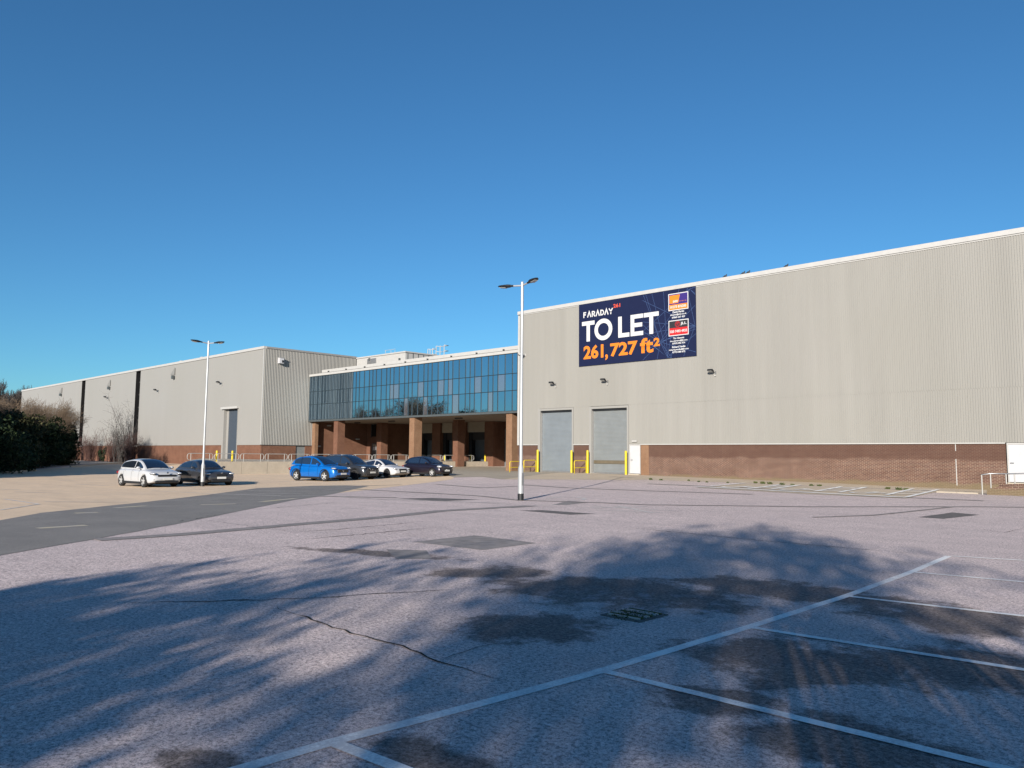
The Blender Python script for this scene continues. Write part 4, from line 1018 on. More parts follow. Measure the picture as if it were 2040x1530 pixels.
# ------------------------------------------------------------------ parked cars
def lerp(pts, x):
    xs = [p[0] for p in pts]; return float(np.interp(x, xs, [p[1] for p in pts]))
def evaluated(o):
    return bpy.data.meshes.new_from_object(o.evaluated_get(bpy.context.evaluated_depsgraph_get()))
def car(name, label, loc, rz, S):
    """S: L W H wb fx(front axle x) r top[(x,z)] g=(rear base, roof rear, roof front, screen base) belt[(x,z)] wr(roof half width) paint ..."""
    L, Wd, H, r = S['L'], S['W'], S['H'], S['r']; hw = Wd/2; paint = S['paint']
    t = thing(name, label, 'car', loc, rz)
    ax = (S['fx'], S['fx']-S['wb'])
    def wid(x):
        s = abs(x)/(L/2); return hw*(1-.05*s**2-.16*max(0, (s-.72)/.28)**2.2)
    def zb(x):
        s = abs(x)/(L/2); return .2+.10*max(0, (s-.72)/.28)**1.5
    top = lambda x: lerp(S['top'], x)
    def ysec(x, z):                                            # flank half width at height z
        a, b = zb(x), top(x); u = (z-a)/max(.05, b-a)
        return wid(x)*float(np.interp(u, (0, .12, .38, .66, .88, 1.), (.90, .965, 1., .985, .95, .86)))
    xs = list(np.linspace(-L/2, L/2, 33)); v = []; nsec = 13
    us = (0, .06, .16, .3, .45, .6, .74, .86, .95)
    for i, x in enumerate(xs):
        a, b = zb(x), top(x)
        if i in (0, len(xs)-1): a += .12; b -= .10
        row = []
        ring = [(0, a)] + [(ysec(x, zb(x)+(top(x)-zb(x))*u), a+(b-a)*u) for u in us] + [(ysec(x, top(x))*.9, b), (ysec(x, top(x))*.5, b+.018), (0, b+.025)]
        v += [(x, y, z) for y, z in ring] + [(x, -y, z) for y, z in ring[-2:0:-1]]
    n = len(v)//len(xs); f = []
    for i in range(len(xs)-1):
        f += [(i*n+k, i*n+(k+1) % n, (i+1)*n+(k+1) % n, (i+1)*n+k) for k in range(n)]
    f += [tuple(range(n-1, -1, -1)), tuple((len(xs)-1)*n+k for k in range(n))]
    me = MB().add(v, f, True).mesh('body')
    o = bpy.data.objects.new('body', me); COL.objects.link(o)
    cut = MB()
    for x in ax: cut.tube((x, -hw-.3, r+.015), (x, hw+.3, r+.015), r*1.14, n=28)
    co = bpy.data.objects.new('cut', cut.mesh('cut')); COL.objects.link(co)
    ms = o.modifiers.new('s', 'SUBSURF'); ms.levels = 1; ms.render_levels = 1
    mo = o.modifiers.new('b', 'BOOLEAN'); mo.operation = 'DIFFERENCE'; mo.object = co; mo.solver = 'EXACT'
    bme = evaluated(o); bpy.data.objects.remove(o); bpy.data.objects.remove(co)
    bme.materials.clear(); bme.materials.append(paint)
    for p in bme.polygons: p.material_index = 0
    body = put('body', bme, None, t)
    put('underbody', MB().box(-L/2+.35, L/2-.35, -hw+.16, hw-.16, .17, .62), MT['black'], t)
    # greenhouse
    rb, rt, rf, sb = S['g']; belt = lambda x: lerp(S['belt'], x); wr_ = S['wr']
    def zr(x):
        zb_, zf_ = belt(rb), belt(sb)
        if x < rt: u = (x-rb)/(rt-rb); return zb_+(H-.05-zb_)*math.sin(u*PI/2)**S.get('rp', .9)
        if x > rf: u = (sb-x)/(sb-rf); return zf_+(H-.015-zf_)*(math.sin(u*PI/2)**1.02)
        u = (x-rt)/(rf-rt); return (H-.05)*(1-u)+(H-.015)*u+.04*math.sin(u*PI)
    def we(x):
        k = (zr(x)-belt(x))/(H-belt(x)); b = ysec(x, top(x))*.93
        return b+(wr_-b)*max(0, min(1, k))
    def ztop(x, y): return zr(x)+.02-.075*(abs(y)/we(x))**3
    def yside(x, z):
        b = ysec(x, top(x))*.955; e = we(x); k = (z-belt(x))/max(.03, zr(x)-.055-belt(x)); return b+(e-b)*max(0, min(1, k))
    xs = list(np.linspace(rb, sb, 30)); v = []; nn = 0
    for x in xs:
        e = we(x); zl = zr(x)-.055; b0 = belt(x)-.06
        half = [(ysec(x, top(x))*.955, b0)] + [(yside(x, b0+(zl-b0)*u), b0+(zl-b0)*u) for u in (.35, .7)] + [(e, zl)] + [(e*q, ztop(x, e*q)) for q in (.93, .7, .35)] + [(0, ztop(x, 0))]
        v += [(x, y, z) for y, z in half] + [(x, -y, z) for y, z in half[-2::-1]]; nn = len(half)*2-1
    f = []
    for i in range(len(xs)-1): f += [(i*nn+k, i*nn+k+1, (i+1)*nn+k+1, (i+1)*nn+k) for k in range(nn-1)]
    put('cabin', MB().add(v, f, True), S.get('roofpaint', paint), t)
    def topglass(nm, xa, xb, lim, q=.86):
        mb = MB(); N, K = 7, 8; vv = []
        for i in range(N+1):
            x = xa+(xb-xa)*i/N
            for k in range(K+1):
                y = we(x)*q*(2*k/K-1); vv.append((x, y, ztop(x, y)+.008))
        mb.add(vv, [(i*(K+1)+k, i*(K+1)+k+1, (i+1)*(K+1)+k+1, (i+1)*(K+1)+k) for i in range(N) for k in range(K)], True)
        put(nm, mb, MT['cglass'], t)
    topglass('windscreen', rf+.02, sb-.07, 0)
    topglass('rear_window', rb+.1, rt-.08, 0, .8)
    bp = S['bp']
    for s in (1, -1):
        for xa, xb in ((bp+.04, sb-.32), (rb+S.get('qr', .45), bp-.04)):
            N = 12; vv = []
            for i in range(N+1):
                x = xa+(xb-xa)*i/N; z0 = belt(x)+.035; z1 = max(z0+.005, zr(x)-.095)
                for u in (0, .33, .66, 1): z = z0+(z1-z0)*u; vv.append((x, s*(yside(x, z)+.008), z))
            put('side_window', MB().add(vv, [(i*4+k, i*4+k+1, (i+1)*4+k+1, (i+1)*4+k) for i in range(N) for k in range(3)], True), MT['cglass'], t)
        for xd in ([sb-.42, bp, bp-1.0] if S.get('doors', 2) == 2 else [sb-.42, bp-.2]):
            mb = MB(); z0, z1 = .36, belt(xd)
            vv = []
            for u in np.linspace(0, 1, 7):
                z = z0+(z1-z0)*u
                for dx in (-.008, .008): vv.append((xd+dx, s*(ysec(xd, z)+.004), z))
            put('door_seam', mb.add(vv, [(2*i, 2*i+1, 2*i+3, 2*i+2) for i in range(6)]), MT['black'], t)
        for xd in ([bp+.14, bp-.86] if S.get('doors', 2) == 2 else [bp-.02]):
            z = belt(xd)-.13; y = s*(ysec(xd, z)+.012)
            put('door_handle', MB().bbox(xd-.09, xd+.09, y-.018, y+.018, z-.018, z+.018, .008), S.get('handle', paint), t)
        x = sb-.42; z = belt(x)+.08
        put('wing_mirror', MB().ell((x, s*(hw+.0), z-.01), .08, .115, .07, 10, 7).tube((x, s*(hw-.02), z-.03), (x+.02, s*(hw-.26), z-.07), .03, n=6), S.get('mirror', paint), t)
        # sill and arch cladding
        put('sill', MB().box(ax[1]+r*1.2, ax[0]-r*1.2, s*(hw*.93)-.03, s*(hw*.93)+.035, .17, .3), S.get('sill', MT['dark']), t)
        if S.get('arch'):
            for x in ax:
                pts = [(x+r*1.17*math.cos(a), r+.015+r*1.17*math.sin(a)) for a in np.linspace(-.35, PI+.35, 15)]; pt2 = [(x+r*1.34*math.cos(a), r+.015+r*1.34*math.sin(a)) for a in np.linspace(-.35, PI+.35, 15)]
                vv = []
                for (xa, za), (xb, zb_) in zip(pts, pt2): vv += [(xa, s*(ysec(x, .6)+.012), za), (xb, s*(ysec(x, .6)+.003), zb_)]
                put('arch_trim', MB().add(vv, [(2*i, 2*i+1, 2*i+3, 2*i+2) for i in range(14)]), MT['dark'], t)
        for x in ax:                                            # wheels
            yc = s*(hw-.115); tw = .105
            w_ = thing_child('wheel', (x, yc, r), t)
            mb = MB(); pf = [(r*.66, -tw), (r*.9, -tw), (r*.99, -tw*.75), (r, 0), (r*.99, tw*.75), (r*.9, tw), (r*.66, tw)]; v = []; N = 28
            for a in range(N):
                c, q = math.cos(2*PI*a/N), math.sin(2*PI*a/N); v += [(R_*c, y_, R_*q) for R_, y_ in pf]
            m = len(pf); put('tyre', mb.add(v, [(a*m+k, a*m+k+1, ((a+1) % N)*m+k+1, ((a+1) % N)*m+k) for a in range(N) for k in range(m-1)], True), MT['tyre'], w_)
            put('hub_back', MB().tube((0, -s*.02, 0), (0, s*.03, 0), r*.67, n=24), MT['black'], w_)
            mb = MB(); yo = s*tw*.8
            for k in range(S.get('spokes', 5)):
                a = 2*PI*k/S.get('spokes', 5)+.3; c, q = math.cos(a), math.sin(a); e, g_ = -q*.045, c*.045
                mb.prism([(c*.04+e, yo*.9, q*.04+g_), (c*.04-e, yo*.9, q*.04-g_), (c*r*.68-e*.8, yo, q*r*.68-g_*.8), (c*r*.68+e*.8, yo, q*r*.68+g_*.8)], (0, -s*.025, 0))
            mb.tube((0, yo*.6, 0), (0, yo*.95, 0), .065, n=12)
            v = []
            for a in range(24):
                c, q = math.cos(2*PI*a/24), math.sin(2*PI*a/24); v += [(r*.62*c, yo*.95, r*.62*q), (r*.70*c, yo*1.02, r*.70*q)]
            mb.add(v, [(2*a, 2*a+1, (2*a+3) % 48, (2*a+2) % 48) for a in range(24)])
            put('rim', mb, S.get('rim', MT['rim']), w_)
        # lamps
        xh, yh, zh_, lx, ly, lz = S['hl']
        hl = put('headlight', MB().ell((xh, s*yh, zh_), lx*1.08, ly*1.15, lz*1.12, 14, 8), MT['dark'], t)
        put('reflector', MB().ell((xh+lx*.28, s*(yh+ly*.1), zh_+lz*.25), lx*.85, ly*1.1, lz*.9, 12, 7), MT['clight'], hl)
        xh, yh, zh_ = -L/2+.12, hw-.22, S['top'][0][1]-.12
        put('tail_light', MB().ell((xh, s*yh, zh_), .16, .15, .1, 12, 7), simple_red(), t)
        fg = S.get('fog', (L/2-.2, hw-.32, .42)); put('fog_light', MB().ell((fg[0], s*fg[1], fg[2]), .09, .1, .05, 10, 6), S.get('fogm', MT['dark']), t)
    gx0, gw, gz0, gz1 = S['grille']
    gr = put('grille', MB().bbox(gx0-.12, gx0, -gw, gw, gz0, gz1, .035), MT['dark'], t)
    if S.get('grille_bar'): put('grille_trim', MB().path([(gx0+.012, -gw*.75, gz1), (gx0+.012, -gw*.35, gz0+.02), (gx0+.012, gw*.35, gz0+.02), (gx0+.012, gw*.75, gz1)], .022, 6), MT['chrome'], gr)
    put('badge', MB().ell((gx0+.004, 0, S.get('bz', (gz0+gz1)/2)), .02, .06, .055, 12, 6), MT['chrome'], t)
    i0, iw, iz0, iz1 = S['intake']
    put('lower_intake', MB().bbox(i0-.14, i0, -iw, iw, iz0, iz1, .03), MT['dark'], t)
    pz = S['plate']; put('number_plate', MB().bbox(pz[0]-.02, pz[0], -.26, .26, pz[1]-.057, pz[1]+.057, .006), MT['plate'], t)
    for s in (1, -1):
        put('wiper', MB().tube((sb-.04, s*.3-.2, ztop(sb-.06, 0)+.0), (sb-.22, s*.3+.25, ztop(sb-.22, .5)+.02), .01, n=5), MT['dark'], t)
        put('seat', MB().bbox(bp-.25, bp-.05, s*.36-.22, s*.36+.22, .5, belt(bp)+.22, .05), MT['black'], t)
    if S.get('rails'):
        for s in (1, -1): put('roof_rail', MB().path([(rt+.05, s*(wr_-.06), H-.06), (rt+.2, s*(wr_-.06), H+.02), (rf-.25, s*(wr_-.06), H+.04), (rf-.05, s*(wr_-.06), H-.03)], .02, 6), MT['chrome'], t)
    return t
def thing_child(name, loc, parent):
    o = bpy.data.objects.new(name, None); COL.objects.link(o); o.parent = parent; o.location = loc; o.empty_display_size = .1; return o
def simple_red():
    if 'tail' not in MT: MT['tail'] = simple('tail_lamp_red', (.25, .01, .012), .2, var=0)
    return MT['tail']
def carspec(**k): return k
white = carpaint('car_white', (.62, .63, .65), 0, .3); white2 = carpaint('car_white_b', (.66, .66, .67), 0, .3)
graph = carpaint('car_graphite', (.075, .078, .09), .4); blue = carpaint('car_blue', (.002, .17, .62), .25)
greym = carpaint('car_dark_grey', (.06, .065, .075), .5); plum = carpaint('car_dark_plum', (.022, .016, .03), .4)
def contact(px, py, S, side=-1):
    """car origin from the near front wheel's contact point; cars point along +X"""
    g = px2g(px, py); a = math.radians(S['rot']); fx_, wy = S['fx'], -(S['W']/2-.06)
    x = g.x-(fx_*math.cos(a)-wy*math.sin(a)); y = g.y-(fx_*math.sin(a)+wy*math.cos(a))
    return (x, y, (G(x, y)*2+g.z)/3)
hatch = carspec(rot=4, L=4.36, W=1.82, H=1.47, wb=2.65, fx=1.28, r=.325, top=[(-2.18,.86),(-1.7,.95),(-1.,.96),(.8,.93),(1.1,.95),(1.7,.86),(2.0,.76),(2.18,.62)], g=(-2.05,-1.3,-.05,1.15), belt=[(-2.05,1.0),(-1,.98),(1.15,.95)],
    wr=.58, bp=-.1, paint=white, hl=(1.86,.68,.72,.3,.12,.075), grille=(2.16,.5,.56,.68), intake=(2.17,.62,.25,.36), plate=(2.215,.46), qr=.3, bz=.78, fog=(2.04,.66,.42))
car('parked_car', 'white hatchback parked on the tan concrete beside the far lamp post', contact(285.5,971,hatch), math.radians(4), hatch)
saloon = carspec(L=4.63, W=1.83, H=1.42, wb=2.81, fx=1.5, r=.33, top=[(-2.31,.84),(-1.9,.98),(-1.2,.97),(.6,.93),(.95,.93),(1.7,.85),(2.1,.75),(2.31,.58)], g=(-1.95,-.95,.0,1.02), belt=[(-1.95,1.0),(-1,.97),(1.02,.94)],
    wr=.55, bp=-.1, paint=graph, hl=(2.02,.66,.66,.2,.15,.06), grille=(2.3,.3,.52,.68), intake=(2.31,.55,.24,.38), plate=(2.345,.46), rim=MT['rim_d'], qr=.5, bz=.74, rp=.8)
g = px2g(455, 966.5); car('parked_car', 'dark graphite saloon parked behind the far lamp post', (g.x-1.5, g.y-(1.83/2-.1), G(g.x-1.5, g.y-.8)), 0, saloon)
suv = carspec(rot=13, L=4.32, W=1.81, H=1.65, wb=2.585, fx=1.28, r=.345, top=[(-2.16,.9),(-1.8,1.03),(-1.,1.04),(.8,1.02),(1.1,1.03),(1.75,.97),(2.02,.85),(2.16,.66)], g=(-2.06,-1.2,-.2,1.1), belt=[(-2.06,1.12),(-1.2,1.09),(1.1,1.04)],
    wr=.6, bp=-.12, paint=blue, hl=(1.86,.68,.84,.26,.12,.06), grille=(2.15,.5,.56,.8), intake=(2.16,.6,.27,.42), plate=(2.2,.5), arch=True, qr=.4, fogm=blue)
car('parked_car', 'bright blue crossover parked before the loading dock', contact(646,959,suv), math.radians(13), suv)
suv2 = carspec(rot=11, L=4.64, W=1.82, H=1.7, wb=2.705, fx=1.42, r=.36, top=[(-2.32,.95),(-1.9,1.06),(-1.,1.07),(.8,1.05),(1.1,1.07),(1.85,1.0),(2.15,.88),(2.32,.68)], g=(-2.2,-1.6,-.05,1.15), belt=[(-2.2,1.15),(-1,1.1),(1.15,1.07)],
    wr=.6, bp=-.1, paint=greym, hl=(2.0,.68,.84,.26,.12,.07), grille=(2.31,.44,.6,.84), intake=(2.33,.6,.28,.42), plate=(2.36,.52), arch=True, grille_bar=True, rails=True, rim=MT['rim_d'], fogm=MT['clight'], fog=(2.14,.66,.45))
car('parked_car', 'dark grey sport utility car with roof rails beside the blue crossover', contact(706,956,suv2), math.radians(11), suv2)
coupe = carspec(rot=8, L=4.18, W=1.84, H=1.35, wb=2.47, fx=1.24, r=.33, top=[(-2.09,.78),(-1.7,.88),(-1.,.88),(.6,.86),(.95,.88),(1.6,.82),(1.9,.72),(2.09,.56)], g=(-1.9,-.75,-.15,.92), belt=[(-1.9,.9),(-1,.9),(.92,.88)],
    wr=.54, bp=-.2, paint=white2, hl=(1.78,.66,.66,.24,.13,.07), grille=(2.09,.36,.36,.68), intake=(2.0,.7,.28,.38), plate=(2.115,.5), doors=1, qr=.75, rim=MT['rim_d'])
car('parked_car', 'low white coupe parked beyond the dark grey sport utility car', contact(770,952.5,coupe), math.radians(8), coupe)
mini = carspec(rot=7, L=3.95, W=1.71, H=1.46, wb=2.46, fx=1.2, r=.31, top=[(-1.97,.84),(-1.6,.93),(-1.,.94),(.7,.92),(1.,.94),(1.5,.87),(1.8,.76),(1.97,.6)], g=(-1.85,-1.15,-.1,1.05), belt=[(-1.85,1.0),(-1,.97),(1.05,.94)],
    wr=.56, bp=-.2, paint=plum, hl=(1.66,.62,.72,.3,.13,.1), grille=(1.96,.42,.4,.66), intake=(1.98,.55,.24,.34), plate=(2.0,.46), doors=1, qr=.5, roofpaint=carpaint('car_navy_roof', (.012, .014, .03), .4))
car('parked_car', 'small dark plum hatchback parked alone before the brick columns', contact(860.5,950,mini), math.radians(7), mini)

# ------------------------------------------------------------------ vegetation
def mesh_np(name, V, Fq, mat):
    me = bpy.data.meshes.new(name); nv = len(V); k = Fq.shape[1]; nf = len(Fq)
    me.vertices.add(nv); me.vertices.foreach_set('co', np.asarray(V, np.float32).ravel())
    me.loops.add(nf*k); me.loops.foreach_set('vertex_index', Fq.astype(np.int32).ravel())
    me.polygons.add(nf); me.polygons.foreach_set('loop_start', np.arange(0, nf*k, k, dtype=np.int32)); me.polygons.foreach_set('loop_total', np.full(nf, k, np.int32))
    me.update(); me.validate(); me.materials.append(mat); return me
def sticks(segs):
    """three-sided tapered sticks from an array of (p0, p1, r0, r1)"""
    p0 = np.array([s[0] for s in segs], float); p1 = np.array([s[1] for s in segs], float); r0 = np.array([s[2] for s in segs])[:, None]; r1 = np.array([s[3] for s in segs])[:, None]
    d = p1-p0; d /= np.linalg.norm(d, axis=1)[:, None]+1e-9
    ref = np.where(np.abs(d[:, 2:3]) > .9, np.array([[1., 0, 0]]), np.array([[0, 0, 1.]]))
    a = np.cross(d, ref); a /= np.linalg.norm(a, axis=1)[:, None]+1e-9; b = np.cross(d, a)
    ring = [(math.cos(t), math.sin(t)) for t in (0, 2.094, 4.189)]
    V = np.stack([p0+(a*c+b*s)*r0 for c, s in ring]+[p1+(a*c+b*s)*r1 for c, s in ring], 1).reshape(-1, 3)
    base = (np.arange(len(segs))*6)[:, None, None]; q = np.array([(0,1,4,3),(1,2,5,4),(2,0,3,5)])[None]
    return V, (base+q).reshape(-1, 4)
def leaves(c, size, rs, flat=.0):
    """leaf-sized quads at points c"""
    n = len(c); d = rs.normal(size=(n, 3)); d /= np.linalg.norm(d, axis=1)[:, None]; e = np.cross(d, rs.normal(size=(n, 3))); e /= np.linalg.norm(e, axis=1)[:, None]+1e-9
    s = size*rs.uniform(.6, 1.4, (n, 1))
    V = np.stack([c-d*s-e*s*.15, c-e*s*.5, c+d*s, c+e*s*.5], 1).reshape(-1, 3)
    return V, np.arange(n*4).reshape(-1, 4)
def grow(base, height, rs, spread=.5, levels=4, trunk=.16, fork=3, up=.25, first=.25):
    """recursive limbs; returns thick segments and twig segments"""
    thick, thin = [], []
    def br(p, d, L, r, lev):
        n = 3; q = p.copy()
        for i in range(n):
            d2 = d+rs.normal(size=3)*.13+np.array([0, 0, up*.12]); d2 /= np.linalg.norm(d2); e = q+d2*L/n; ra = r*(1-.22*i); rb_ = r*(1-.22*(i+1))
            (thick if lev <= 1 else thin).append((q.copy(), e.copy(), ra, rb_)); q = e; d = d2
            if lev < levels and (i > 0 or lev > 0):
                for _ in range(fork if i == n-1 else max(1, fork-1)):
                    s = rs.normal(size=3); s -= d*s.dot(d); s /= np.linalg.norm(s); nd = d*(1-spread)+s*spread*rs.uniform(.7, 1.5)+np.array([0, 0, up*.5]); nd /= np.linalg.norm(nd)
                    br(q.copy(), nd, L*rs.uniform(.5, .72), rb_*.62, lev+1)
    br(np.array(base, float), np.array([0, 0, 1.]), height*first+.01, trunk, 0)
    return thick, thin
def fit(segs, base, height, wx):
    """scale the grown segments to the wanted height and crown half width"""
    if not segs: return segs
    P_ = np.array([s[1] for s in segs]); b = np.array(base); hz = np.percentile(P_[:, 2], 99.5)-b[2]; hx = np.percentile(np.abs(P_[:, :2]-b[:2]).max(1), 98)
    k = np.array([wx/hx, wx/hx, height/hz]); return k
def bare_tree(name, label, base, height, wx, seed, mat='twig', bark='bark', levels=5, fork=3, spread=.5, trunk=.16, rmin=.008, cat='tree', group=None, leaf=None, nleaf=0, lsize=.06, up=.25, first=.28):
    rs = np.random.RandomState(seed); th, tn = grow((0, 0, 0), height, rs, spread, levels, trunk, fork, up, first)
    k = fit(th+tn, (0, 0, 0), height, wx)
    f = lambda S, m: [(s[0]*k, s[1]*k, max(m, s[2]), max(m*.8, s[3])) for s in S]
    th, tn = f(th, .015), f(tn, rmin)
    t = thing(name, label, cat, base, group=group)
    V, Fq = sticks(th); put('trunk', mesh_np('trunk', V, Fq, MT[bark]), None, t)
    V, Fq = sticks(tn)
    put('crown', mesh_np('crown', V, Fq, MT[mat]), None, t)
    if leaf:
        ends = np.array([s[1] for s in tn]); c = ends[rs.randint(0, len(ends), nleaf)]+rs.normal(size=(nleaf, 3))*.22
        V, Fq = leaves(c, lsize, rs); put('foliage', mesh_np('foliage', V, Fq, MT[leaf]), None, t)
    return t
def bush(name, label, base, rx, ry, h, n, seed, mat, size=.09, cat='shrub', group=None, lobes=9, sticks_=60):
    """evergreen: leaf-sized faces gathered in uneven clumps, denser near the surface"""
    rs = np.random.RandomState(seed); t = thing(name, label, cat, base, group=group); cs = []
    for i in range(lobes):
        a = rs.uniform(0, 2*PI); q = rs.uniform(0, .7)**.7; z = rs.uniform(.12, .8)
        c = np.array([rx*q*math.cos(a), ry*q*math.sin(a), h*z]); R = np.array([rx, ry, h*.55])*rs.uniform(.26, .5)*(1.15-.5*z)
        m = n//lobes; d = rs.normal(size=(m, 3)); d /= np.linalg.norm(d, axis=1)[:, None]; rad = rs.uniform(.35, 1.12, (m, 1))**.5
        cs.append(c+d*rad*R)
    c = np.concatenate(cs); c = c[c[:, 2] > .02]
    V, Fq = leaves(c, size, rs); put('foliage', mesh_np('foliage', V, Fq, MT[mat]), None, t)
    sg_ = []
    for i in range(sticks_):
        e = c[rs.randint(len(c))]; m = e*np.array([.45, .45, .55])+rs.normal(size=3)*.05; o = np.array([rs.normal()*.12*rx, rs.normal()*.12*ry, 0])
        sg_ += [(o, m, .03, .018), (m, e, .018, .006)]
    V, Fq = sticks(sg_); put('stems', mesh_np('stems', V, Fq, MT['bark']), None, t)
    return t
def twigs(name, label, base, rx, h, n, seed, mat, cat='shrub', group=None, lean=.25, r=.012):
    """bare shrub: stems from the ground fanning out into fine twigs"""
    rs = np.random.RandomState(seed); t = thing(name, label, cat, base, group=group); A, B_ = [], []
    for i in range(n):
        o = np.array([rs.normal()*.25*rx, rs.normal()*.25*rx, 0]); a = rs.uniform(0, 2*PI); L = h*rs.uniform(.55, 1.); sp = rx*rs.uniform(.2, .85)
        p = o; d = np.array([math.cos(a)*sp/h, math.sin(a)*sp/h, 1.]); N = 5
        for k in range(N):
            e = p+d*L/N+rs.normal(size=3)*.03*h/3; A.append((p, e, r*2*(1-k/N)+r*.5, r*2*(1-(k+1)/N)+r*.5))
            for _ in range(3 if k else 0):
                f = e+(d*.5+rs.normal(size=3)*.45)*L/N*rs.uniform(.5, 1.2); B_.append((e, f, r*.7, r*.4))
                for _ in range(2): B_.append((f, f+(d*.3+rs.normal(size=3)*.5)*L/N*.6, r*.5, r*.3))
            p = e; d = d+rs.normal(size=3)*.12; d[2] = max(.5, d[2])
    V, Fq = sticks(A); put('stems', mesh_np('stems', V, Fq, MT[mat]), None, t)
    V, Fq = sticks(B_); put('twigs', mesh_np('twigs', V, Fq, MT[mat]), None, t)
    return t
def base_at(px, py, back=0.):
    g = px2g(px, py); d = Vector((g.x, g.y, 0)).normalized(); x, y = g.x+d.x*back, g.y+d.y*back
    return (x, y, G(x, y))
# the hedge at the left edge of the picture
bush('laurel_bush', 'dark glossy evergreen bush at the end of the hedge by the brick plinth', base_at(118,928,2.), 2.0, 2.4, 5.3, 9000, 1, 'leaf_dk', .14, lobes=26)
bush('laurel_bush', 'tall dark evergreen bush in the hedge next to its rounded end bush', base_at(92,930,2.5), 2.6, 2.6, 5.6, 9000, 6, 'leaf_dk', .14, lobes=26)
bush('laurel_bush', 'broad dark evergreen bush in the hedge beneath the brown thicket', base_at(64,934,2.5), 2.9, 2.8, 5.6, 11000, 2, 'leaf_dk', .14, lobes=28)
bush('laurel_bush', 'dark evergreen bush at the picture edge of the hedge with olive top', base_at(16,939,3.), 3.0, 3., 6.2, 11000, 3, 'leaf_ol', .14, lobes=28)
bush('laurel_bush', 'low dark evergreen bush in front of the hedge along the kerb', base_at(34,940,1.4), 2.3, 1.5, 3.6, 7000, 4, 'leaf_dk', .12, lobes=22)
bush('laurel_bush', 'dark evergreen bush outside the hedge end with a rounded crown', base_at(-40,946,3.), 4., 3.4, 5.6, 9000, 5, 'leaf_dk', .14, lobes=24)
def thicket(name, label, base, rx, ry, h, n, seed, mat, r=.014, leaf=0):
    """leafless thorn thicket: short twigs crowding an uneven dome on a fan of stems"""
    rs = np.random.RandomState(seed); t = thing(name, label, 'shrub', base); A, B_ = [], []
    hubs = []
    for i in range(26):
        a = rs.uniform(0, 2*PI); q = rs.uniform(.1, .95)**.6; top = h*(.62+.38*math.sqrt(max(0, 1-q*q)))*rs.uniform(.85, 1.)
        o = np.array([rs.normal()*.3*rx, rs.normal()*.3*ry, 0]); e = np.array([math.cos(a)*q*rx, math.sin(a)*q*ry, top*.92])
        p = o
        for k in range(1, 7):
            u = k/6; z = o*(1-u)+e*u; z[2] = e[2]*u**.8; z = z+rs.normal(size=3)*.12
            A.append((p, z, .07*(1-u)+.02, .07*(1-u)+.014)); p = z
            if k > 1: hubs.append((z, u))
    for i in range(n):
        z, u = hubs[rs.randint(len(hubs))]; d = rs.normal(size=3)*.8+np.array([z[0]/rx, z[1]/ry, .75]); d /= np.linalg.norm(d)
        o = z+rs.normal(size=3)*.35; L = rs.uniform(.35, 1.15); m = o+d*L*.55; B_.append((o, m, r, r*.8)); d = d+rs.normal(size=3)*.35; d /= np.linalg.norm(d); B_.append((m, m+d*L*.5, r*.8, r*.4))
    V, Fq = sticks(A); put('stems', mesh_np('stems', V, Fq, MT['bark']), None, t)
    V, Fq = sticks(B_); put('twigs', mesh_np('twigs', V, Fq, MT[mat]), None, t)
    return t
thicket('hawthorn_thicket', 'tall tan bare thicket leaning out over the evergreen hedge end', base_at(108,928,5.), 3.3, 3.3, 8.0, 5200, 11, 'twig')
thicket('hawthorn_thicket', 'reddish brown bare thicket rising behind the middle of the hedge', base_at(66,931,6.), 3.6, 3.3, 7.3, 5600, 12, 'twig')
thicket('hawthorn_thicket', 'brown bare thicket at the picture edge of the hedge', base_at(22,936,6.), 3.8, 3.3, 7.5, 5600, 13, 'twig')
thicket('hawthorn_thicket', 'brown bare thicket beyond the olive topped evergreen', base_at(-25,940,6.), 3.8, 3.3, 7.2, 4000, 14, 'twig')
for i, (x, y, h, w) in enumerate(((-64, 6.5, 8.5, 4.), (-71, 9, 9, 4.), (-78.5, 11, 9, 4.), (-86, 13, 9, 4.), (-93.5, 15, 9, 4.), (-101, 17.5, 9, 4.))):  # evergreens added out of view, on the sun side, to shade the hedge
    bush('shading_evergreen', 'dense evergreen on the left boundary that shades the hedge', (x, y, G(x, y)), w, w, h, 7000, 300+i, 'leaf_dk', .32, 'tree', 'evergreens on the left boundary', 18)
for i, (px, dep, h) in enumerate(((6,235,21.5), (22,250,20), (36,245,21))):
    p = atdepth(px, 900, dep); bare_tree('distant_tree', 'bare grey tree far behind the hedge beyond the warehouse end', (p.x, p.y, 0), h, 5.5, 40+i, 'twig_grey', levels=5, rmin=.035, trunk=.3, group='bare trees beyond the long warehouse')
# shrubs against the brick plinth
for i, (px, h, w, lb, mt) in enumerate(((147,3.6,1.4,'small reddish bare shrub by the plinth next to the evergreen hedge end','twig_red'), (182,3.8,1.6,'reddish bare shrub by the plinth between two smaller shrubs','twig_red'),
        (206,2.6,.7,'narrow dark shrub standing alone against the red brick plinth','leaf_dk'), (228,3.6,1.5,'spreading purplish bare shrub at the plinth under the grey sapling','twig_red'), (262,3.4,1.6,'dense purplish bare shrub at the foot of the broad dark slot','twig_red'))):
    p = px2g(px, 919.5); b = (onY(px, 905, YL-1.6).x, YL-1.6, G(onY(px, 905, YL-1.6).x, YL-1.6))
    if mt == 'leaf_dk': bush('slim_shrub', lb, b, w, w, h*.95, 1500, 60+i, 'leaf_dk', .1, lobes=6, sticks_=20)
    else: twigs('bare_shrub', lb, b, w, h, 60, 60+i, mt, r=.018)
x = onY(248, 880, YL-1.2).x
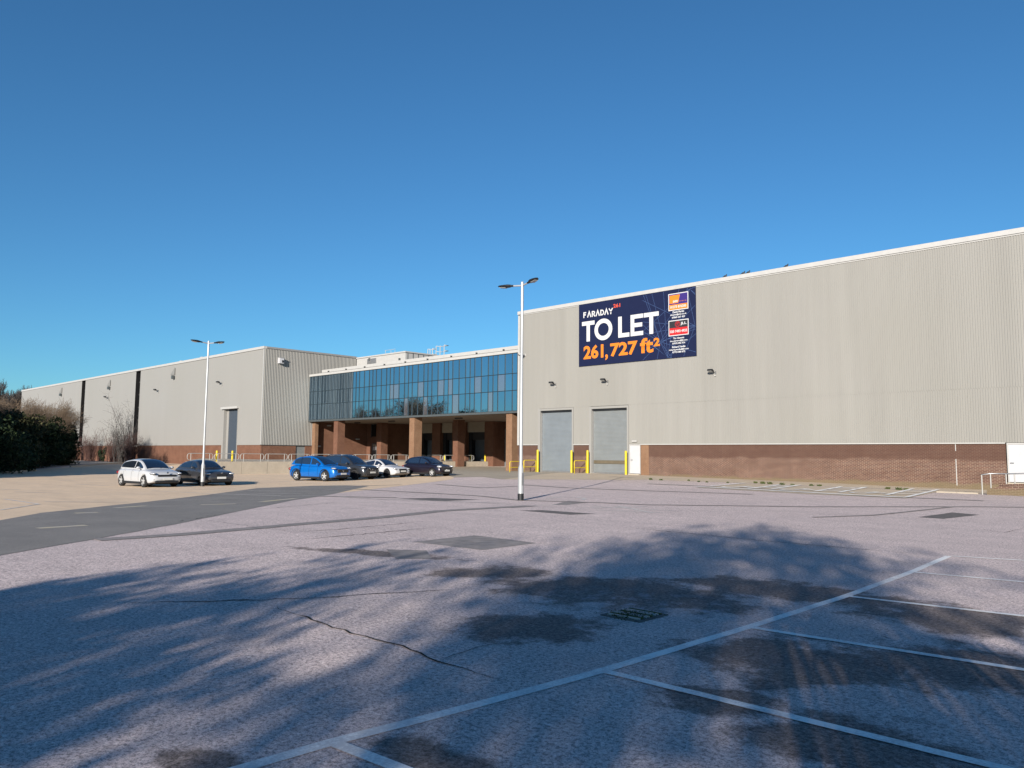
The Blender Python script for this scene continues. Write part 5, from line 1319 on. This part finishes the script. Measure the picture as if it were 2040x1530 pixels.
twigs('grey_sapling', 'tall grey leafless multi-stemmed sapling beside the broad dark slot', (x, YL-1.2, G(x, YL-1.2)), 2.6, 7.0, 46, 71, 'twig_grey', r=.02)
# trees along the left boundary, out of the picture, that the glass front mirrors and that shade the hedge
for i, (x, y, h, w, lf) in enumerate(((-112,8,11.5,6,'leaf_br'), (-121,3,11,5.5,'leaf_br'), (-130,-4,14,7,None), (-139,2,11.5,6,'leaf_br'), (-147,9,11,6,'leaf_br'), (-118,-12,11,6,'leaf_br'), (-152,-6,12.5,6.5,None), (-160,6,11,6,'leaf_br'))):
    bare_tree('boundary_tree', 'bare brown tree on the left boundary behind the hedge line', (x, y, G(x, y)), h, w, 80+i, 'twig', levels=4, fork=3, rmin=.02, trunk=.22, group='trees on the left boundary', leaf=lf, nleaf=7000 if lf else 0, lsize=.14)
# the trees behind the camera whose shadows fall across the tarmac
for i, (x, y, h, w, nl) in enumerate(((1.,-12.5,6.9,3.9,2600), (5.5,-14,10.3,4.8,4200), (11.,-12,8.2,4.2,1500), (17.5,-13,8.,3.8,1200))):
    bare_tree('roadside_tree', 'thinly leaved tree in the row behind the car park', (x, y, G(x, y)), h, w, 100+i, 'twig_grey', levels=4, fork=3, rmin=.02, trunk=.2, spread=.55, group='trees in the row behind the car park', leaf='leaf_ol', nleaf=nl, lsize=.13, up=.2)
# the railings that throw the comb of stripes
fe = thing('railing_fence', 'tall black vertical bar railing beside the parking bays', 'fence', (4.5, -.8, 0))
for k in range(70):
    x = .85+k*.105; part('bar', MB().box(x-.018, x+.018, -.812, -.788, -.02, 2.95), MT['dark'], fe)
for z in (.2, 2.8): part('cross_rail', MB().box(.8, 8.2, -.785, -.75, z-.025, z+.025), MT['dark'], fe)
for x in (.8, 3.4, 6., 8.2): part('post', MB().box(x-.035, x+.035, -.835, -.75, -.05, 3.05), MT['dark'], fe)

# weeds along the foot of the wall, litter, gully, birds
wpx = [(1296,956,.5),(1318,957,.4),(1372,958,.35),(1392,960,.3),(1408,961,.3),(1505,963,.5),(1520,964,.6),(1533,964.5,.55),(1558,966,.5),(1579,967,.4),(1616,968,.5),(1632,968.5,.4),(1768,974.5,.5),(1790,976,.6),(1805,976,.4),(1450,962,.3)]
for i, (px, py, s) in enumerate(wpx):
    g = px2g(px, py); rs = np.random.RandomState(200+i); n = 70; a = rs.uniform(0, 2*PI, n); L = rs.uniform(.08, .3, n)*s*.95
    o = np.stack([rs.normal(size=n)*.12*s, rs.normal(size=n)*.05*s, np.zeros(n)], 1); e = o+np.stack([np.cos(a)*L*.7, np.sin(a)*L*.7, L], 1); q = np.stack([-np.sin(a), np.cos(a), np.zeros(n)], 1)*.022
    V = np.stack([o-q*.6, o+q*.6, (o+e)/2+q, e, (o+e)/2-q], 1).reshape(-1, 3); Fq = np.arange(n*5).reshape(-1, 5)
    put('weed_tuft', mesh_np('weed_tuft', V, Fq, MT['weed']), None, label='small green weed tuft in the gutter along the brown brick plinth', cat='weed', group='weeds along the brick plinth').location = (g.x, g.y, g.z)
g = px2g(1264, 1226)
dg = thing('gully_grate', 'mossy slotted drain grate sunk in the stained asphalt', 'drain', g[:])
part('frame', MB().box(g.x-.24, g.x+.24, g.y-.26, g.y-.22, g.z-.1, g.z+.012).box(g.x-.24, g.x+.24, g.y+.22, g.y+.26, g.z-.1, g.z+.012).box(g.x-.24, g.x-.2, g.y-.22, g.y+.22, g.z-.1, g.z+.012).box(g.x+.2, g.x+.24, g.y-.22, g.y+.22, g.z-.1, g.z+.012), MT['patch'], dg)
part('sump_shade', MB().box(g.x-.2, g.x+.2, g.y-.22, g.y+.22, g.z+.001, g.z+.006), MT['black'], dg)  # thin black sheet painted as the shade under the bars
for k in range(8):
    y = g.y-.19+k*.054; part('bar', MB().bbox(g.x-.2, g.x+.2, y-.013, y+.013, g.z+.004, g.z+.026, .004), MT['weed'] if k % 3 == 1 else MT['rail'], dg)
rs = np.random.RandomState(7); n = 900; c = np.stack([g.x+rs.normal(size=n)*.1, g.y+rs.normal(size=n)*.1-.06, g.z+rs.uniform(.004, .03, n)], 1)
V, Fq = leaves(c, .01, rs); put('moss', mesh_np('moss', V, Fq, MT['moss']), None, dg).location = -dg.location
dg.children[-1]['kind'] = 'stuff'
for px, py, lb in ((1445,549.5,'pigeon'), (1491,541.5,'pigeon'), (1567,528.5,'pigeon'), (1481,544,'pigeon')):
    p = onY(px, py, YR); z = ZT
    t = thing('pigeon', 'dark pigeon perched on the roof edge of the ribbed warehouse', 'bird', (p.x, YR, z), group='pigeons on the roof edge')
    part('body', MB().ell((p.x, YR, z+.1), .12, .065, .065, 10, 7).ell((p.x+.09, YR, z+.18), .042, .036, .045, 8, 6).tube((p.x+.06, YR, z+.12), (p.x+.085, YR, z+.18), .042, .03, 8).tube((p.x-.07, YR, z+.09), (p.x-.23, YR, z+.05), .042, .012, 6), MT['bird'], t)
    part('leg', MB().tube((p.x, YR+.04, z-.01), (p.x, YR+.04, z+.07), .01, n=5).tube((p.x, YR-.04, z-.01), (p.x, YR-.04, z+.07), .01, n=5), MT['bird'], t)
for px in (362, 403):
    p = onY(px, 715, YL+3); t = thing('roof_vent', 'small white vent cap on the roof edge of the long warehouse', 'vent', (p.x, YL+3, ZT-.1), group='vent caps on the long roof')
    part('cap', MB().ell((p.x, YL+3, ZT+.75), .35, .35, .2, 10, 6), MT['trim'], t); part('stem', MB().tube((p.x, YL+3, ZT-.1), (p.x, YL+3, ZT+.7), .12, n=8), MT['trim'], t)
